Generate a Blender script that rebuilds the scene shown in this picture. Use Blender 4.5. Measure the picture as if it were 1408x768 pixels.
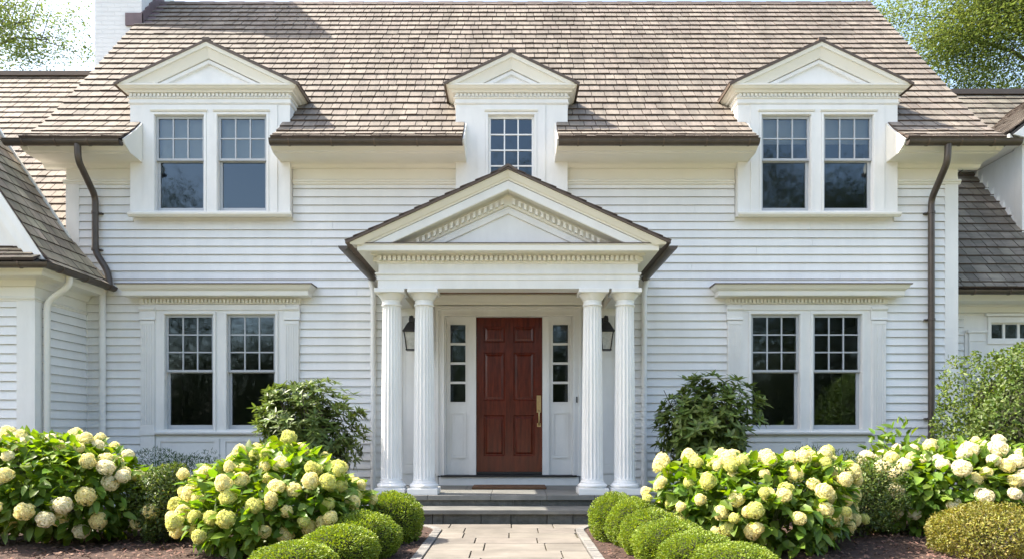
import bpy, math, random
import numpy as np
from mathutils import Vector, Matrix
random.seed(7); RNG = np.random.default_rng(7)
for o in list(bpy.data.objects): bpy.data.objects.remove(o)
S = bpy.context.scene; COL = S.collection
R = math.radians

# ------------------------------------------------------------------ camera
EYE = 1.05; DCAM = 9.6
cam = bpy.data.cameras.new('camera'); camo = bpy.data.objects.new('camera', cam); COL.objects.link(camo)
camo.location = (0, -DCAM, EYE); camo.rotation_euler = (R(90), 0, 0)
cam.sensor_width = 36; cam.lens = 36*960/1408; cam.shift_y = 206/1408
cam.clip_start = .05; cam.clip_end = 3000
S.camera = camo
# ------------------------------------------------------------------ sky, sun, exposure
SUN = Vector((-.80, .09, 1.0)).normalized()
el = math.asin(SUN.z); az = math.atan2(SUN.x, SUN.y)
W = bpy.data.worlds.new('World'); S.world = W; W.use_nodes = True
nt = W.node_tree; bg = nt.nodes['Background']
sky = nt.nodes.new('ShaderNodeTexSky'); sky.sky_type = 'NISHITA'; sky.sun_disc = False
sky.sun_elevation = el; sky.sun_rotation = az; sky.air_density = 1.0; sky.dust_density = 2.2; sky.ozone_density = 1.0
tint = nt.nodes.new('ShaderNodeMix'); tint.data_type = 'RGBA'; tint.blend_type = 'MULTIPLY'; tint.inputs[0].default_value = 1
tint.inputs[7].default_value = (1.0, .93, .835, 1); nt.links.new(sky.outputs[0], tint.inputs[6]); nt.links.new(tint.outputs[2], bg.inputs[0]); bg.inputs[1].default_value = .15
sl = bpy.data.lights.new('sun', 'SUN'); sl.energy = 3.0; sl.angle = R(.5); sl.color = (1, .93, .82)
so = bpy.data.objects.new('sun', sl); COL.objects.link(so); so.rotation_euler = SUN.to_track_quat('Z', 'Y').to_euler()
so.location = (-10, 3, 20)
S.view_settings.view_transform = 'Standard'; S.view_settings.look = 'None'
S.view_settings.gamma = 1; S.view_settings.use_curve_mapping = False
S.view_settings.exposure = 2.0
S.cycles.max_bounces = 8; S.cycles.diffuse_bounces = 4; S.cycles.transparent_max_bounces = 12
S.cycles.use_denoising = True
S.cycles.sample_clamp_indirect = 6

# ------------------------------------------------------------------ materials
def mat(name, col, rough=.6, var=0, vscale=3, island=0, bump=0, bscale=40, metal=0, spec=.5, stretch=(1,1,1), col2=None, hue=0, weather=0, wst=(.9,.5,.35)):
    m = bpy.data.materials.new(name); m.use_nodes = True; N = m.node_tree; L = N.links
    b = N.nodes['Principled BSDF']; b.inputs['Roughness'].default_value = rough
    b.inputs['Metallic'].default_value = metal; b.inputs['Specular IOR Level'].default_value = spec
    tc = N.nodes.new('ShaderNodeTexCoord'); mp = N.nodes.new('ShaderNodeMapping'); mp.inputs['Scale'].default_value = stretch
    L.new(tc.outputs['Object'], mp.inputs[0])
    src = None
    base = N.nodes.new('ShaderNodeRGB'); base.outputs[0].default_value = (*col, 1); src = base.outputs[0]
    if col2 is not None or var:
        nz = N.nodes.new('ShaderNodeTexNoise'); nz.inputs['Scale'].default_value = vscale; nz.inputs['Detail'].default_value = 6
        nz.inputs['Roughness'].default_value = .65
        L.new(mp.outputs[0], nz.inputs[0])
        mx = N.nodes.new('ShaderNodeMix'); mx.data_type = 'RGBA'
        rm = N.nodes.new('ShaderNodeMapRange'); rm.inputs[1].default_value = .3; rm.inputs[2].default_value = .7
        L.new(nz.outputs[0], rm.inputs[0]); L.new(rm.outputs[0], mx.inputs[0])
        c2 = col2 if col2 is not None else tuple(c*(1-var) for c in col)
        mx.inputs[6].default_value = (*col, 1); mx.inputs[7].default_value = (*c2, 1); src = mx.outputs[2]
    if island or hue:
        g = N.nodes.new('ShaderNodeNewGeometry'); hs = N.nodes.new('ShaderNodeHueSaturation')
        r1 = N.nodes.new('ShaderNodeMapRange'); r1.inputs[3].default_value = 1-island; r1.inputs[4].default_value = 1+island
        L.new(g.outputs['Random Per Island'], r1.inputs[0]); L.new(r1.outputs[0], hs.inputs['Value'])
        wn = N.nodes.new('ShaderNodeTexWhiteNoise'); wn.noise_dimensions = '1D'; L.new(g.outputs['Random Per Island'], wn.inputs['W'])
        r2 = N.nodes.new('ShaderNodeMapRange'); r2.inputs[3].default_value = .5-hue; r2.inputs[4].default_value = .5+hue
        L.new(wn.outputs[0], r2.inputs[0]); L.new(r2.outputs[0], hs.inputs['Hue'])
        L.new(src, hs.inputs['Color']); src = hs.outputs[0]
    if weather:
        m3 = N.nodes.new('ShaderNodeMapping'); m3.inputs['Scale'].default_value = wst; L.new(tc.outputs['Object'], m3.inputs[0])
        n3 = N.nodes.new('ShaderNodeTexNoise'); n3.inputs['Scale'].default_value = 1.6; n3.inputs['Detail'].default_value = 7; n3.inputs['Roughness'].default_value = .62
        L.new(m3.outputs[0], n3.inputs[0]); r3 = N.nodes.new('ShaderNodeMapRange'); r3.inputs[1].default_value = .36; r3.inputs[2].default_value = .64
        r3.inputs[3].default_value = 1-weather; r3.inputs[4].default_value = 1+weather*.35; L.new(n3.outputs[0], r3.inputs[0])
        h3 = N.nodes.new('ShaderNodeHueSaturation'); L.new(r3.outputs[0], h3.inputs['Value']); L.new(src, h3.inputs['Color']); src = h3.outputs[0]
    L.new(src, b.inputs['Base Color'])
    if bump:
        n2 = N.nodes.new('ShaderNodeTexNoise'); n2.inputs['Scale'].default_value = bscale; n2.inputs['Detail'].default_value = 5
        L.new(mp.outputs[0], n2.inputs[0]); bp = N.nodes.new('ShaderNodeBump'); bp.inputs['Strength'].default_value = bump
        bp.inputs['Distance'].default_value = .01
        L.new(n2.outputs[0], bp.inputs['Height']); L.new(bp.outputs[0], b.inputs['Normal'])
    return m

def leafmat(name, c1, c2, island=.3, hue=.02, trans=.35, rough=.45, spec=.4):
    m = mat(name, c1, rough, col2=c2, vscale=2.2, island=island, hue=hue, spec=spec)
    N = m.node_tree; L = N.links; b = N.nodes['Principled BSDF']
    out = N.nodes['Material Output']; tr = N.nodes.new('ShaderNodeBsdfTranslucent'); mx = N.nodes.new('ShaderNodeMixShader')
    src = b.inputs['Base Color'].links[0].from_socket
    hs = N.nodes.new('ShaderNodeHueSaturation'); hs.inputs['Value'].default_value = 1.5; hs.inputs['Saturation'].default_value = 1.15; hs.inputs['Hue'].default_value = .49
    L.new(src, hs.inputs['Color']); L.new(hs.outputs[0], tr.inputs[0]); mx.inputs[0].default_value = trans
    L.new(b.outputs[0], mx.inputs[1]); L.new(tr.outputs[0], mx.inputs[2]); L.new(mx.outputs[0], out.inputs[0])
    return m

def glassmat():
    m = bpy.data.materials.new('window_glass'); m.use_nodes = True; N = m.node_tree; L = N.links
    N.nodes.remove(N.nodes['Principled BSDF']); out = N.nodes['Material Output']
    fr = N.nodes.new('ShaderNodeFresnel'); fr.inputs[0].default_value = 1.9
    t = N.nodes.new('ShaderNodeBsdfTransparent'); t.inputs[0].default_value = (.62, .66, .64, 1)
    g = N.nodes.new('ShaderNodeBsdfGlossy'); g.inputs['Roughness'].default_value = .035; g.inputs[0].default_value = (.74, .88, 1, 1)
    tc = N.nodes.new('ShaderNodeTexCoord'); nz = N.nodes.new('ShaderNodeTexNoise'); nz.inputs['Scale'].default_value = 2.5
    nz.inputs['Detail'].default_value = 1
    bp = N.nodes.new('ShaderNodeBump'); bp.inputs['Strength'].default_value = .05; bp.inputs['Distance'].default_value = .02
    L.new(tc.outputs['Object'], nz.inputs[0]); L.new(nz.outputs[0], bp.inputs['Height']); L.new(bp.outputs[0], g.inputs['Normal'])
    mx = N.nodes.new('ShaderNodeMixShader'); L.new(fr.outputs[0], mx.inputs[0]); L.new(t.outputs[0], mx.inputs[1]); L.new(g.outputs[0], mx.inputs[2])
    L.new(mx.outputs[0], out.inputs[0]); return m

M = {}
M['siding'] = mat('white_clapboard_paint', (.84,.84,.825), .55, weather=.05, wst=(2.5,2.5,.5), var=.05, vscale=1.3, island=.03, bump=.14, bscale=30, stretch=(1.6,1.6,.9))
M['trim'] = mat('white_trim_paint', (.82,.815,.79), .45, weather=.06, wst=(3,3,1), var=.035, vscale=2.5, bump=.05, bscale=25)
M['cream'] = mat('white_paint_warm_bounce', (.81,.79,.72), .45, var=.05, vscale=2.5, bump=.05, bscale=25)  # warm tint in the colour stands for light bounced up from the garden
M['sash'] = mat('pale_grey_sash_paint', (.46,.48,.50), .4, var=.05)
M['shingle'] = mat('weathered_cedar', (.262,.222,.180), .85, col2=(.162,.140,.115), vscale=3.2, weather=.24, wst=(1.6,.35,.35), island=.15, hue=.008, bump=.6, bscale=26, stretch=(4,.6,.6))
M['shingle_old'] = mat('aged_grey_cedar', (.24,.21,.165), .85, weather=.3, wst=(1.5,.4,.4), col2=(.12,.11,.085), vscale=4, island=.22, hue=.012, bump=.6, bscale=26, stretch=(.6,4,.6))
M['shingle_moss'] = mat('aged_mossy_cedar', (.47,.385,.275), .85, weather=.3, wst=(.4,1.5,.4), col2=(.22,.185,.12), vscale=2.5, island=.22, hue=.015, bump=.6, bscale=26)
M['siding_edge'] = mat('clapboard_shadow_line', (.25,.25,.235), .8)  # grey underside paints in the shadow line below each board
M['shingle_butt'] = mat('weathered_end_grain_shadow', (.085,.062,.05), .95)  # weathered end grain, darkened further to paint shadow between courses and in gaps
M['deck'] = mat('roof_underlay', (.06,.055,.05), .9)
M['bronze'] = mat('dark_bronze_metal', (.105,.085,.07), .42, var=.3, vscale=6, metal=.35)
M['bronze_edge'] = mat('brown_metal_edge', (.13,.095,.07), .5, var=.25, vscale=6, metal=.2)
M['flash'] = mat('lead_flashing', (.17,.12,.125), .6, var=.3, vscale=7, bump=.3, bscale=12)
M['door'] = mat('mahogany', (.15,.021,.008), .22, spec=.5, col2=(.055,.007,.0035), vscale=5, stretch=(6,6,.7), bump=.04, bscale=30)
M['dark'] = mat('black_metal', (.02,.02,.021), .45, var=.2)
M['brass'] = mat('brass', (.55,.40,.20), .35, metal=.9, var=.2, vscale=20)
M['mat'] = mat('coir', (.16,.085,.045), .95, var=.35, vscale=60, bump=.8, bscale=150)
M['slate'] = mat('bluestone', (.225,.22,.20), .55, col2=(.158,.157,.143), vscale=3.5, weather=.2, wst=(2,3,2), island=.13, bump=.12, bscale=20)
M['riser'] = mat('rough_granite_blocks', (.16,.155,.14), .85, col2=(.075,.075,.065), vscale=9, island=.25, bump=.9, bscale=28)
M['mortar'] = mat('mortar', (.20,.19,.17), .95, var=.3, vscale=30)
M['flag'] = mat('tan_flagstone', (.235,.21,.178), .75, col2=(.165,.148,.122), vscale=2.2, weather=.2, wst=(1.5,2.5,1), island=.14, hue=.008, bump=.22, bscale=14)
M['joint'] = mat('mossy_joint_sand', (.10,.085,.05), .95, var=.4, vscale=20)
M['cobble'] = mat('granite_cobble', (.25,.235,.215), .8, col2=(.16,.155,.145), vscale=12, island=.15, bump=.5, bscale=30)
M['mulch'] = mat('bark_mulch', (.085,.048,.034), .95, col2=(.035,.02,.014), vscale=18, bump=1, bscale=60)
M['chip'] = mat('bark_chip', (.15,.085,.06), .9, island=.55, hue=.02)
M['lawn'] = mat('lawn_soil', (.06,.10,.025), .95, col2=(.04,.065,.018), vscale=3)
M['brick'] = mat('white_painted_brick', (.74,.74,.73), .7, var=.08, vscale=5, bump=.2, bscale=20)
M['room'] = mat('room_wall', (.16,.15,.13), .9)
M['floorwood'] = mat('room_floor', (.10,.07,.045), .6)
M['blind'] = mat('white_shade_cloth', (.75,.77,.78), .8)
M['ceil'] = mat('porch_board_ceiling', (.23,.10,.045), .5, var=.3, vscale=4, stretch=(1,8,1))
M['lantern_glass'] = mat('seedy_glass', (.62,.63,.60), .12, var=.3, vscale=25)
M['bark'] = mat('grey_bark', (.10,.085,.07), .9, var=.4, vscale=8, bump=.6)
M['stem'] = mat('green_stem', (.10,.12,.04), .7)
M['glass'] = glassmat()
M['hyd_leaf'] = leafmat('hydrangea_leaf', (.20,.30,.04), (.095,.175,.025), .35, .018, .4)
M['box_leaf'] = leafmat('boxwood_leaf', (.27,.345,.05), (.15,.22,.03), .38, .018, .3)
M['rhodo_leaf'] = leafmat('rhododendron_leaf', (.17,.225,.055), (.085,.13,.03), .45, .015, .25, .4, .35)
M['vib_leaf'] = leafmat('viburnum_leaf', (.15,.205,.04), (.075,.12,.025), .45, .02, .3)
M['yew_leaf'] = leafmat('yew_leaf', (.055,.11,.03), (.03,.07,.02), .4, .01, .15, .7, .1)
M['spot_leaf'] = leafmat('speckled_leaf', (.13,.18,.04), (.06,.095,.02), .55, .025, .25)
M['gold_leaf'] = leafmat('golden_leaf', (.27,.25,.045), (.17,.17,.035), .4, .03, .3)
M['tree_leaf'] = leafmat('tree_leaf', (.145,.18,.05), (.085,.12,.035), .2, .02, .55)
M['petal'] = leafmat('cream_floret', (.84,.80,.50), (.79,.74,.41), .16, .015, .42, .7, .1)
M['petal_white'] = leafmat('white_floret', (.84,.81,.66), (.80,.75,.54), .12, .012, .42, .7, .1)
M['petal_green'] = leafmat('green_floret', (.70,.70,.30), (.62,.64,.24), .12, .02, .42, .7, .1)
M['petal_core'] = mat('floret_core', (.66,.64,.34), .9)

# brick courses for the chimney
def brickify(m):
    N = m.node_tree; L = N.links; b = N.nodes['Principled BSDF']
    tc = N.nodes.new('ShaderNodeTexCoord'); mp = N.nodes.new('ShaderNodeMapping'); mp.inputs['Rotation'].default_value = (R(90), 0, 0)
    L.new(tc.outputs['Object'], mp.inputs[0]); br = N.nodes.new('ShaderNodeTexBrick')
    br.inputs['Scale'].default_value = 1; br.inputs['Brick Width'].default_value = .22; br.inputs['Row Height'].default_value = .075; br.inputs['Mortar Size'].default_value = .008
    L.new(mp.outputs[0], br.inputs[0]); bp = N.nodes.new('ShaderNodeBump'); bp.invert = True; bp.inputs['Distance'].default_value = .012; bp.inputs['Strength'].default_value = .9
    L.new(br.outputs['Fac'], bp.inputs['Height']); L.new(bp.outputs[0], b.inputs['Normal'])
brickify(M['brick'])

# ------------------------------------------------------------------ object helpers
def tag(o, label=None, cat=None, group=None, kind=None):
    if label: o['label'] = label
    if cat: o['category'] = cat
    if group: o['group'] = group
    if kind: o['kind'] = kind
    return o
def empty(name, loc, label, cat, group=None, parent=None):
    o = bpy.data.objects.new(name, None); COL.objects.link(o); o.location = loc; o.empty_display_size = .2
    return tag(o, label, cat, group)
def link(name, me, m, parent=None, loc=None, label=None):
    o = bpy.data.objects.new(name, me); COL.objects.link(o)
    if m is not None and not me.materials: me.materials.append(m)
    if parent is not None:
        o.parent = parent
        w = parent.location.copy(); p = parent.parent
        while p: w += p.location; p = p.parent
        o.location = (Vector(loc) if loc is not None else Vector((0,0,0))) - w
    elif loc is not None: o.location = loc
    if label: o['label'] = label
    return o

class MB:
    def __init__(s): s.v = []; s.f = []; s.sm = False; s.mi = {}
    def add(s, vs, fs, mi=None):
        n = len(s.v)
        if mi:
            for k, q in mi.items(): s.mi[len(s.f)+k] = q
        n = len(s.v); s.v += [tuple(v) for v in vs]; s.f += [tuple(i+n for i in f) for f in fs]; return s
    def box(s, x0, x1, y0, y1, z0, z1):
        if x1 < x0: x0, x1 = x1, x0
        if y1 < y0: y0, y1 = y1, y0
        if z1 < z0: z0, z1 = z1, z0
        return s.add([(x0,y0,z0),(x1,y0,z0),(x1,y1,z0),(x0,y1,z0),(x0,y0,z1),(x1,y0,z1),(x1,y1,z1),(x0,y1,z1)],
              [(0,3,2,1),(4,5,6,7),(0,1,5,4),(1,2,6,5),(2,3,7,6),(3,0,4,7)])
    def prism(s, poly, a0, a1, axis='y'):   # poly in XZ extruded along Y, or in YZ extruded along X
        n = len(poly)
        f = (lambda p, a: (p[0], a, p[1])) if axis == 'y' else ((lambda p, a: (a, p[0], p[1])) if axis == 'x' else (lambda p, a: (p[0], p[1], a)))
        vs = [f(p, a0) for p in poly] + [f(p, a1) for p in poly]
        fs = [tuple(range(n))[::-1], tuple(range(n, 2*n))] + [(i, (i+1) % n, n+(i+1) % n, n+i) for i in range(n)]
        return s.add(vs, fs)
    def sweep(s, rings, close=True, caps=True):   # rings: list of equally long point lists
        n = len(rings[0]); vs = [p for r in rings for p in r]; fs = []
        for k in range(len(rings)-1):
            for i in range(n if close else n-1):
                j = (i+1) % n; fs.append((k*n+i, k*n+j, (k+1)*n+j, (k+1)*n+i))
        if caps: fs += [tuple(range(n))[::-1], tuple(range((len(rings)-1)*n, len(rings)*n))]
        return s.add(vs, fs)
    def tube(s, path, r, seg=10, caps=True):
        P = [Vector(p) for p in path]; rings = []; rr = r if isinstance(r, (list, tuple)) else [r]*len(P)
        t0 = (P[1]-P[0]).normalized(); u = t0.orthogonal().normalized()
        for i, p in enumerate(P):
            t = (P[min(i+1, len(P)-1)]-P[max(i-1, 0)]).normalized()
            u = (u - t*u.dot(t)).normalized(); w = t.cross(u)
            rings.append([p + (u*math.cos(a)+w*math.sin(a))*rr[i] for a in [2*math.pi*k/seg for k in range(seg)]])
        s.sm = True; return s.sweep(rings, True, caps)
    def lathe(s, prof, cx, cy, seg=32, rf=None):   # prof (r,z)
        rings = [[(cx+(r*(rf(a, z) if rf else 1))*math.cos(a), cy+(r*(rf(a, z) if rf else 1))*math.sin(a), z) for a in [2*math.pi*k/seg for k in range(seg)]] for r, z in prof]
        return s.sweep(rings)
    def cornice(s, x0, x1, yf, yb, prof):  # prof: (outward, z); front + both returns, mitred
        return s.sweep([[(x0-o, yb, z) for o, z in prof], [(x0-o, yf-o, z) for o, z in prof], [(x1+o, yf-o, z) for o, z in prof], [(x1+o, yb, z) for o, z in prof]])
    def build(s, name, m, parent=None, label=None, smooth=None, bevel=0):
        me = bpy.data.meshes.new(name); me.from_pydata(s.v, [], s.f); me.update()
        if (s.sm if smooth is None else smooth):
            for p in me.polygons: p.use_smooth = True
            try: me.set_sharp_from_angle(angle=R(38))
            except Exception: pass
        o = link(name, me, m, parent, label=label, loc=(0,0,0))
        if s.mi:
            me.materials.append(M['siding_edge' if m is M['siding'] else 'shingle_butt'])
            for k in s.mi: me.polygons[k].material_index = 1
        if bevel:
            b = o.modifiers.new('bevel', 'BEVEL'); b.width = bevel; b.segments = 2; b.limit_method = 'ANGLE'
        return o

def smooth_path(pts, n=4):   # rounded corners
    P = [Vector(p) for p in pts]; out = [P[0]]
    for i in range(1, len(P)-1):
        a = P[i]+(P[i-1]-P[i])*min(.5, .09/max(.01,(P[i-1]-P[i]).length)); b = P[i]+(P[i+1]-P[i])*min(.5, .09/max(.01,(P[i+1]-P[i]).length))
        for k in range(n+1):
            t = k/n; out.append(a*(1-t)**2 + P[i]*2*t*(1-t) + b*t*t)
    out.append(P[-1]); return out

def plate(mb, x0, x1, z0, z1, yf, yb, holes, frame=None):
    """wall plate (front yf, back yb) with rectangular holes; frame maps (u, d, z) to a point"""
    fr = frame or (lambda u, d, z: (u, d, z))
    hs = [(max(a, x0), min(b, x1), max(c, z0), min(d, z1)) for a, b, c, d in holes if b > x0 and a < x1 and d > z0 and c < z1]
    xs = sorted({x0, x1, *[h[0] for h in hs], *[h[1] for h in hs]}); zs = sorted({z0, z1, *[h[2] for h in hs], *[h[3] for h in hs]})
    solid = lambda i, k: 0 <= i < len(xs)-1 and 0 <= k < len(zs)-1 and not any(h[0] <= (xs[i]+xs[i+1])/2 <= h[1] and h[2] <= (zs[k]+zs[k+1])/2 <= h[3] for h in hs)
    for i in range(len(xs)-1):
        for k in range(len(zs)-1):
            if not solid(i, k): continue
            a, b, c, d = xs[i], xs[i+1], zs[k], zs[k+1]
            V = [fr(a,yf,c), fr(b,yf,c), fr(b,yf,d), fr(a,yf,d), fr(a,yb,c), fr(b,yb,c), fr(b,yb,d), fr(a,yb,d)]
            F = [(0,1,2,3), (5,4,7,6)]
            if not solid(i-1, k): F.append((4,0,3,7))
            if not solid(i+1, k): F.append((1,5,6,2))
            if not solid(i, k-1): F.append((4,5,1,0))
            if not solid(i, k+1): F.append((3,2,6,7))
            mb.add(V, F)
    return mb

def siding(mb, z0, z1, spans, frame=None, expo=.1128, proud=.021, off=0.004):
    """clapboards: spans(zmid) -> list of (u0,u1); frame(u, d, z) where d<0 is outward"""
    fr = frame or (lambda u, d, z: (u, d, z))
    z = z0
    while z < z1-.01:
        zt = min(z+expo, z1)
        for a, b in spans((z+zt)/2):
            u = a
            while u < b-.001:
                w = min(b, u+random.uniform(2.4, 4.6))
                if b-w < .5: w = b
                zl = z+.003; zu = zt+.012; g = .003 if w < b else 0
                V = [fr(u,-off-proud,zl), fr(w-g,-off-proud,zl), fr(w-g,-off+.001,zu), fr(u,-off+.001,zu), fr(u,-off+.012,zl), fr(w-g,-off+.012,zl)]
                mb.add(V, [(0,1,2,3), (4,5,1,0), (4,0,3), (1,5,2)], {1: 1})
                u = w
        z = zt
    return mb

def interval_minus(a, b, cuts):
    out = [(a, b)]
    for c, d in cuts:
        nx = []
        for p, q in out:
            if d <= p or c >= q: nx.append((p, q))
            else:
                if c > p: nx.append((p, c))
                if d < q: nx.append((d, q))
        out = nx
    return [(p, q) for p, q in out if q-p > .01]

def shingles(mb, org, u, prof, spans, expo=.19, thick=.030, wr=(.11,.22), slopeu=None, first_double=True):
    """prof: list of (h, z) slope polyline (h = horizontal run from org along the up-slope direction vdir); spans(h) -> u intervals.
    org: Vector, u: unit vector along the eave, slopeu: horizontal unit vector up the slope."""
    org = Vector(org); u = Vector(u); su = Vector(slopeu)
    seg = []; tot = 0
    for (h0, z0), (h1, z1) in zip(prof[:-1], prof[1:]):
        l = math.hypot(h1-h0, z1-z0); seg.append((tot, tot+l, h0, z0, h1, z1)); tot += l
    def at(s):
        s = max(0, min(s, tot))
        for a, b, h0, z0, h1, z1 in seg:
            if s <= b+1e-9:
                t = (s-a)/(b-a); l = b-a
                return Vector((h0+(h1-h0)*t, z0+(z1-z0)*t)), Vector((-(z1-z0)/l, (h1-h0)/l))
    s = 0; k = 0
    while s < tot-.02:
        e = expo*(.55 if k == 0 and first_double else 1)
        st = min(s+e+.06, tot)
        (p0, n0), (p1, n1) = at(s), at(st)
        for a, b in spans(p0.x, p0.y):
            x = a; 
            while x < b-.001:
                w = random.uniform(*wr)
                if b-(x+w) < wr[0]*.6: w = b-x
                j = random.uniform(-.003, .004); th = thick*random.uniform(.92, 1.1); g = .009
                q0, m0 = at(max(0, s-max(j, 0)) if s > 0 else 0)
                xa, xb = x+g*.5, x+w-g*.5
                def P(uu, q, nn, d): return org + u*uu + su*(q.x+nn.x*d) + Vector((0,0,q.y+nn.y*d))
                tl = random.uniform(-.003,.003)
                V = [P(xa,q0,m0,th+.004), P(xb,q0,m0,th+.004+tl), P(xb,p1,n1,.006), P(xa,p1,n1,.006), P(xa,q0,m0,.001), P(xb,q0,m0,.001), P(xb,p1,n1,.0), P(xa,p1,n1,.0)]
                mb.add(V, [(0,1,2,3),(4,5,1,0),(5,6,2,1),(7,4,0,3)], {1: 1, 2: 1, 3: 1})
                x += w
        s += e; k += 1
    return mb

# ================================================================== GROUND
def grid_mesh(name, x0, x1, y0, y1, nx, ny, zf, m, kind='structure'):
    xs = np.linspace(x0, x1, nx+1); ys = np.linspace(y0, y1, ny+1); X, Y = np.meshgrid(xs, ys); Z = zf(X, Y)
    V = np.stack([X, Y, Z], -1).reshape(-1, 3); i = np.arange(nx*ny); r = i//nx; c = i % nx; a = r*(nx+1)+c
    F = np.stack([a, a+1, a+nx+2, a+nx+1], 1)
    me = bpy.data.meshes.new(name); me.from_pydata(V.tolist(), [], F.tolist()); o = link(name, me, m, loc=(0,0,0))
    for p in me.polygons: p.use_smooth = True
    return tag(o, kind=kind)
def vnoise(X, Y, s, seed=0):
    r = np.random.default_rng(seed); out = 0
    for k in range(4):
        a = r.uniform(0, 6.28, 3); d = r.uniform(-1, 1, (3, 2))*s*(1.7**k)
        out = out + sum(np.sin(X*d[i,0]*3+Y*d[i,1]*3+a[i]) for i in range(3))/(1.7**k)
    return out/4
g = MB().add([(-400,-400,-.05),(400,-400,-.05),(400,400,-.05),(-400,400,-.05)], [(0,1,2,3)]).build('ground', M['lawn']); tag(g, kind='structure')
mul = lambda X, Y: .0+.018*vnoise(X, Y, 3, 2)+.012*vnoise(X, Y, 9, 5)
def halfw(Y):   # half width of the path
    if Y < -2.45: return .68
    t = (Y+2.45)/.5; return .68+.30*t*t
PC = -.035
bedl = grid_mesh('planting_bed', -9, PC-.80, -5.6, .6, 160, 130, mul, M['mulch'])
bedr = grid_mesh('planting_bed', PC+.80, 9, -5.6, .6, 160, 130, mul, M['mulch'])
# inner strips follow the curved edge of the path
for sg in (-1, 1):
    mb = MB(); ys = np.linspace(-8, -1.7, 60)
    for a, b in zip(ys[:-1], ys[1:]):
        mb.add([(PC+sg*(halfw(a)+.09), a, .012), (PC+sg*max(1.12, 0), a, .012), (PC+sg*1.12, b, .012), (PC+sg*(halfw(b)+.09), b, .012)], [(0,1,2,3)])
    tag(mb.build('planting_bed', M['mulch']), kind='structure')

# bark chips
n = 26000
cx = RNG.uniform(-6.5, 6.5, n); cy = RNG.uniform(-5.4, -.2, n); keep = (np.abs(cx-PC) > np.where(cy < -2.45, .80, 1.12))
cx, cy = cx[keep], cy[keep]; n = len(cx)
ang = RNG.uniform(0, 6.28, n); L_ = RNG.uniform(.012, .04, n); w_ = L_*RNG.uniform(.25, .6, n); tl = RNG.uniform(-.5, .5, (n, 2))
u = np.stack([np.cos(ang), np.sin(ang), tl[:,0]], 1); v = np.stack([-np.sin(ang), np.cos(ang), tl[:,1]], 1)
c = np.stack([cx, cy, mul(cx, cy)+.012+RNG.uniform(0, .012, n)], 1)
q = np.stack([c-u*L_[:,None]/2-v*w_[:,None]/2, c+u*L_[:,None]/2-v*w_[:,None]/2, c+u*L_[:,None]/2+v*w_[:,None]/2, c-u*L_[:,None]/2+v*w_[:,None]/2], 1).reshape(-1, 3)
me = bpy.data.meshes.new('mulch_chips'); me.from_pydata(q.tolist(), [], np.arange(4*n).reshape(-1, 4).tolist())
tag(link('mulch_chips', me, M['chip'], loc=(0,0,0)), 'brown bark chips strewn over the planting beds', 'mulch', kind='stuff')

dv = MB().add([(-60,-27,-.03),(60,-27,-.03),(60,-9.5,-.03),(-60,-9.5,-.03)], [(0,1,2,3)]).build('bounce_ground', mat('pale_bounce_surface', (.42,.37,.29), .95, var=.3, vscale=14, bump=1, bscale=60)); tag(dv, kind='structure')  # unseen pale ground, added to bounce warm light onto the shaded front
# path: flagstones on a joint bed
mb = MB(); ys = np.linspace(-9.4, -1.96, 40)
for a, b in zip(ys[:-1], ys[1:]):
    mb.add([(PC-halfw(a), a, .004), (PC+halfw(a), a, .004), (PC+halfw(b), b, .004), (PC-halfw(b), b, .004)], [(0,1,2,3)])
base = mb
mb2 = MB(); y = -1.965; rows = [.30, .34, .34, .30, .40, .34, .42, .36]; k = 0
rr = random.Random(3)
while y > -9.2:
    d = rows[k % len(rows)]; x = -1.1 + rr.uniform(-.3, .1)
    while x < 1.1:
        w = rr.uniform(.42, .82)
        a, b = x+.006, x+w-.006; y1, y0 = y-.006, y-d+.006; zt = .018+rr.uniform(-.002, .002)
        if b > -halfw(y)+PC+.02 and a < halfw(y)+PC-.02:
            ny = 4; L0 = []; R0 = []
            for i in range(ny+1):
                yy = y0+(y1-y0)*i/ny; lo = PC-halfw(yy)+.004; hi = PC+halfw(yy)-.004
                L0.append((min(max(a, lo), hi), yy)); R0.append((max(min(b, hi), lo), yy))
            poly = L0[::-1] + R0
            if max(p[0] for p in poly)-min(p[0] for p in poly) > .03: mb2.prism(poly, .0, zt, 'z')
        x += w
    y -= d; k += 1
pth = empty('path', (PC, -3, 0), None, None); tag(pth, kind='structure')
base.build('joint_bed', M['joint'], pth); mb2.build('flagstones', M['flag'], pth, bevel=.003)
for sg in (-1, 1):
    mb = MB(); y = -1.98
    while y > -9:
        l = random.uniform(.085, .115); y1 = y-l; 
        for q in (0,):
            a0 = halfw(y)+.008; a1 = halfw(y1)+.008; w = .085
            P = [(PC+sg*a0, y-.004), (PC+sg*(a0+w), y-.004), (PC+sg*(a1+w), y1+.004), (PC+sg*a1, y1+.004)]
            mb.prism(P, -.02, .024+random.uniform(0, .006), 'z')
        y = y1
    tag(mb.build('path_edging', M['cobble'], bevel=.005), kind='structure')

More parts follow.
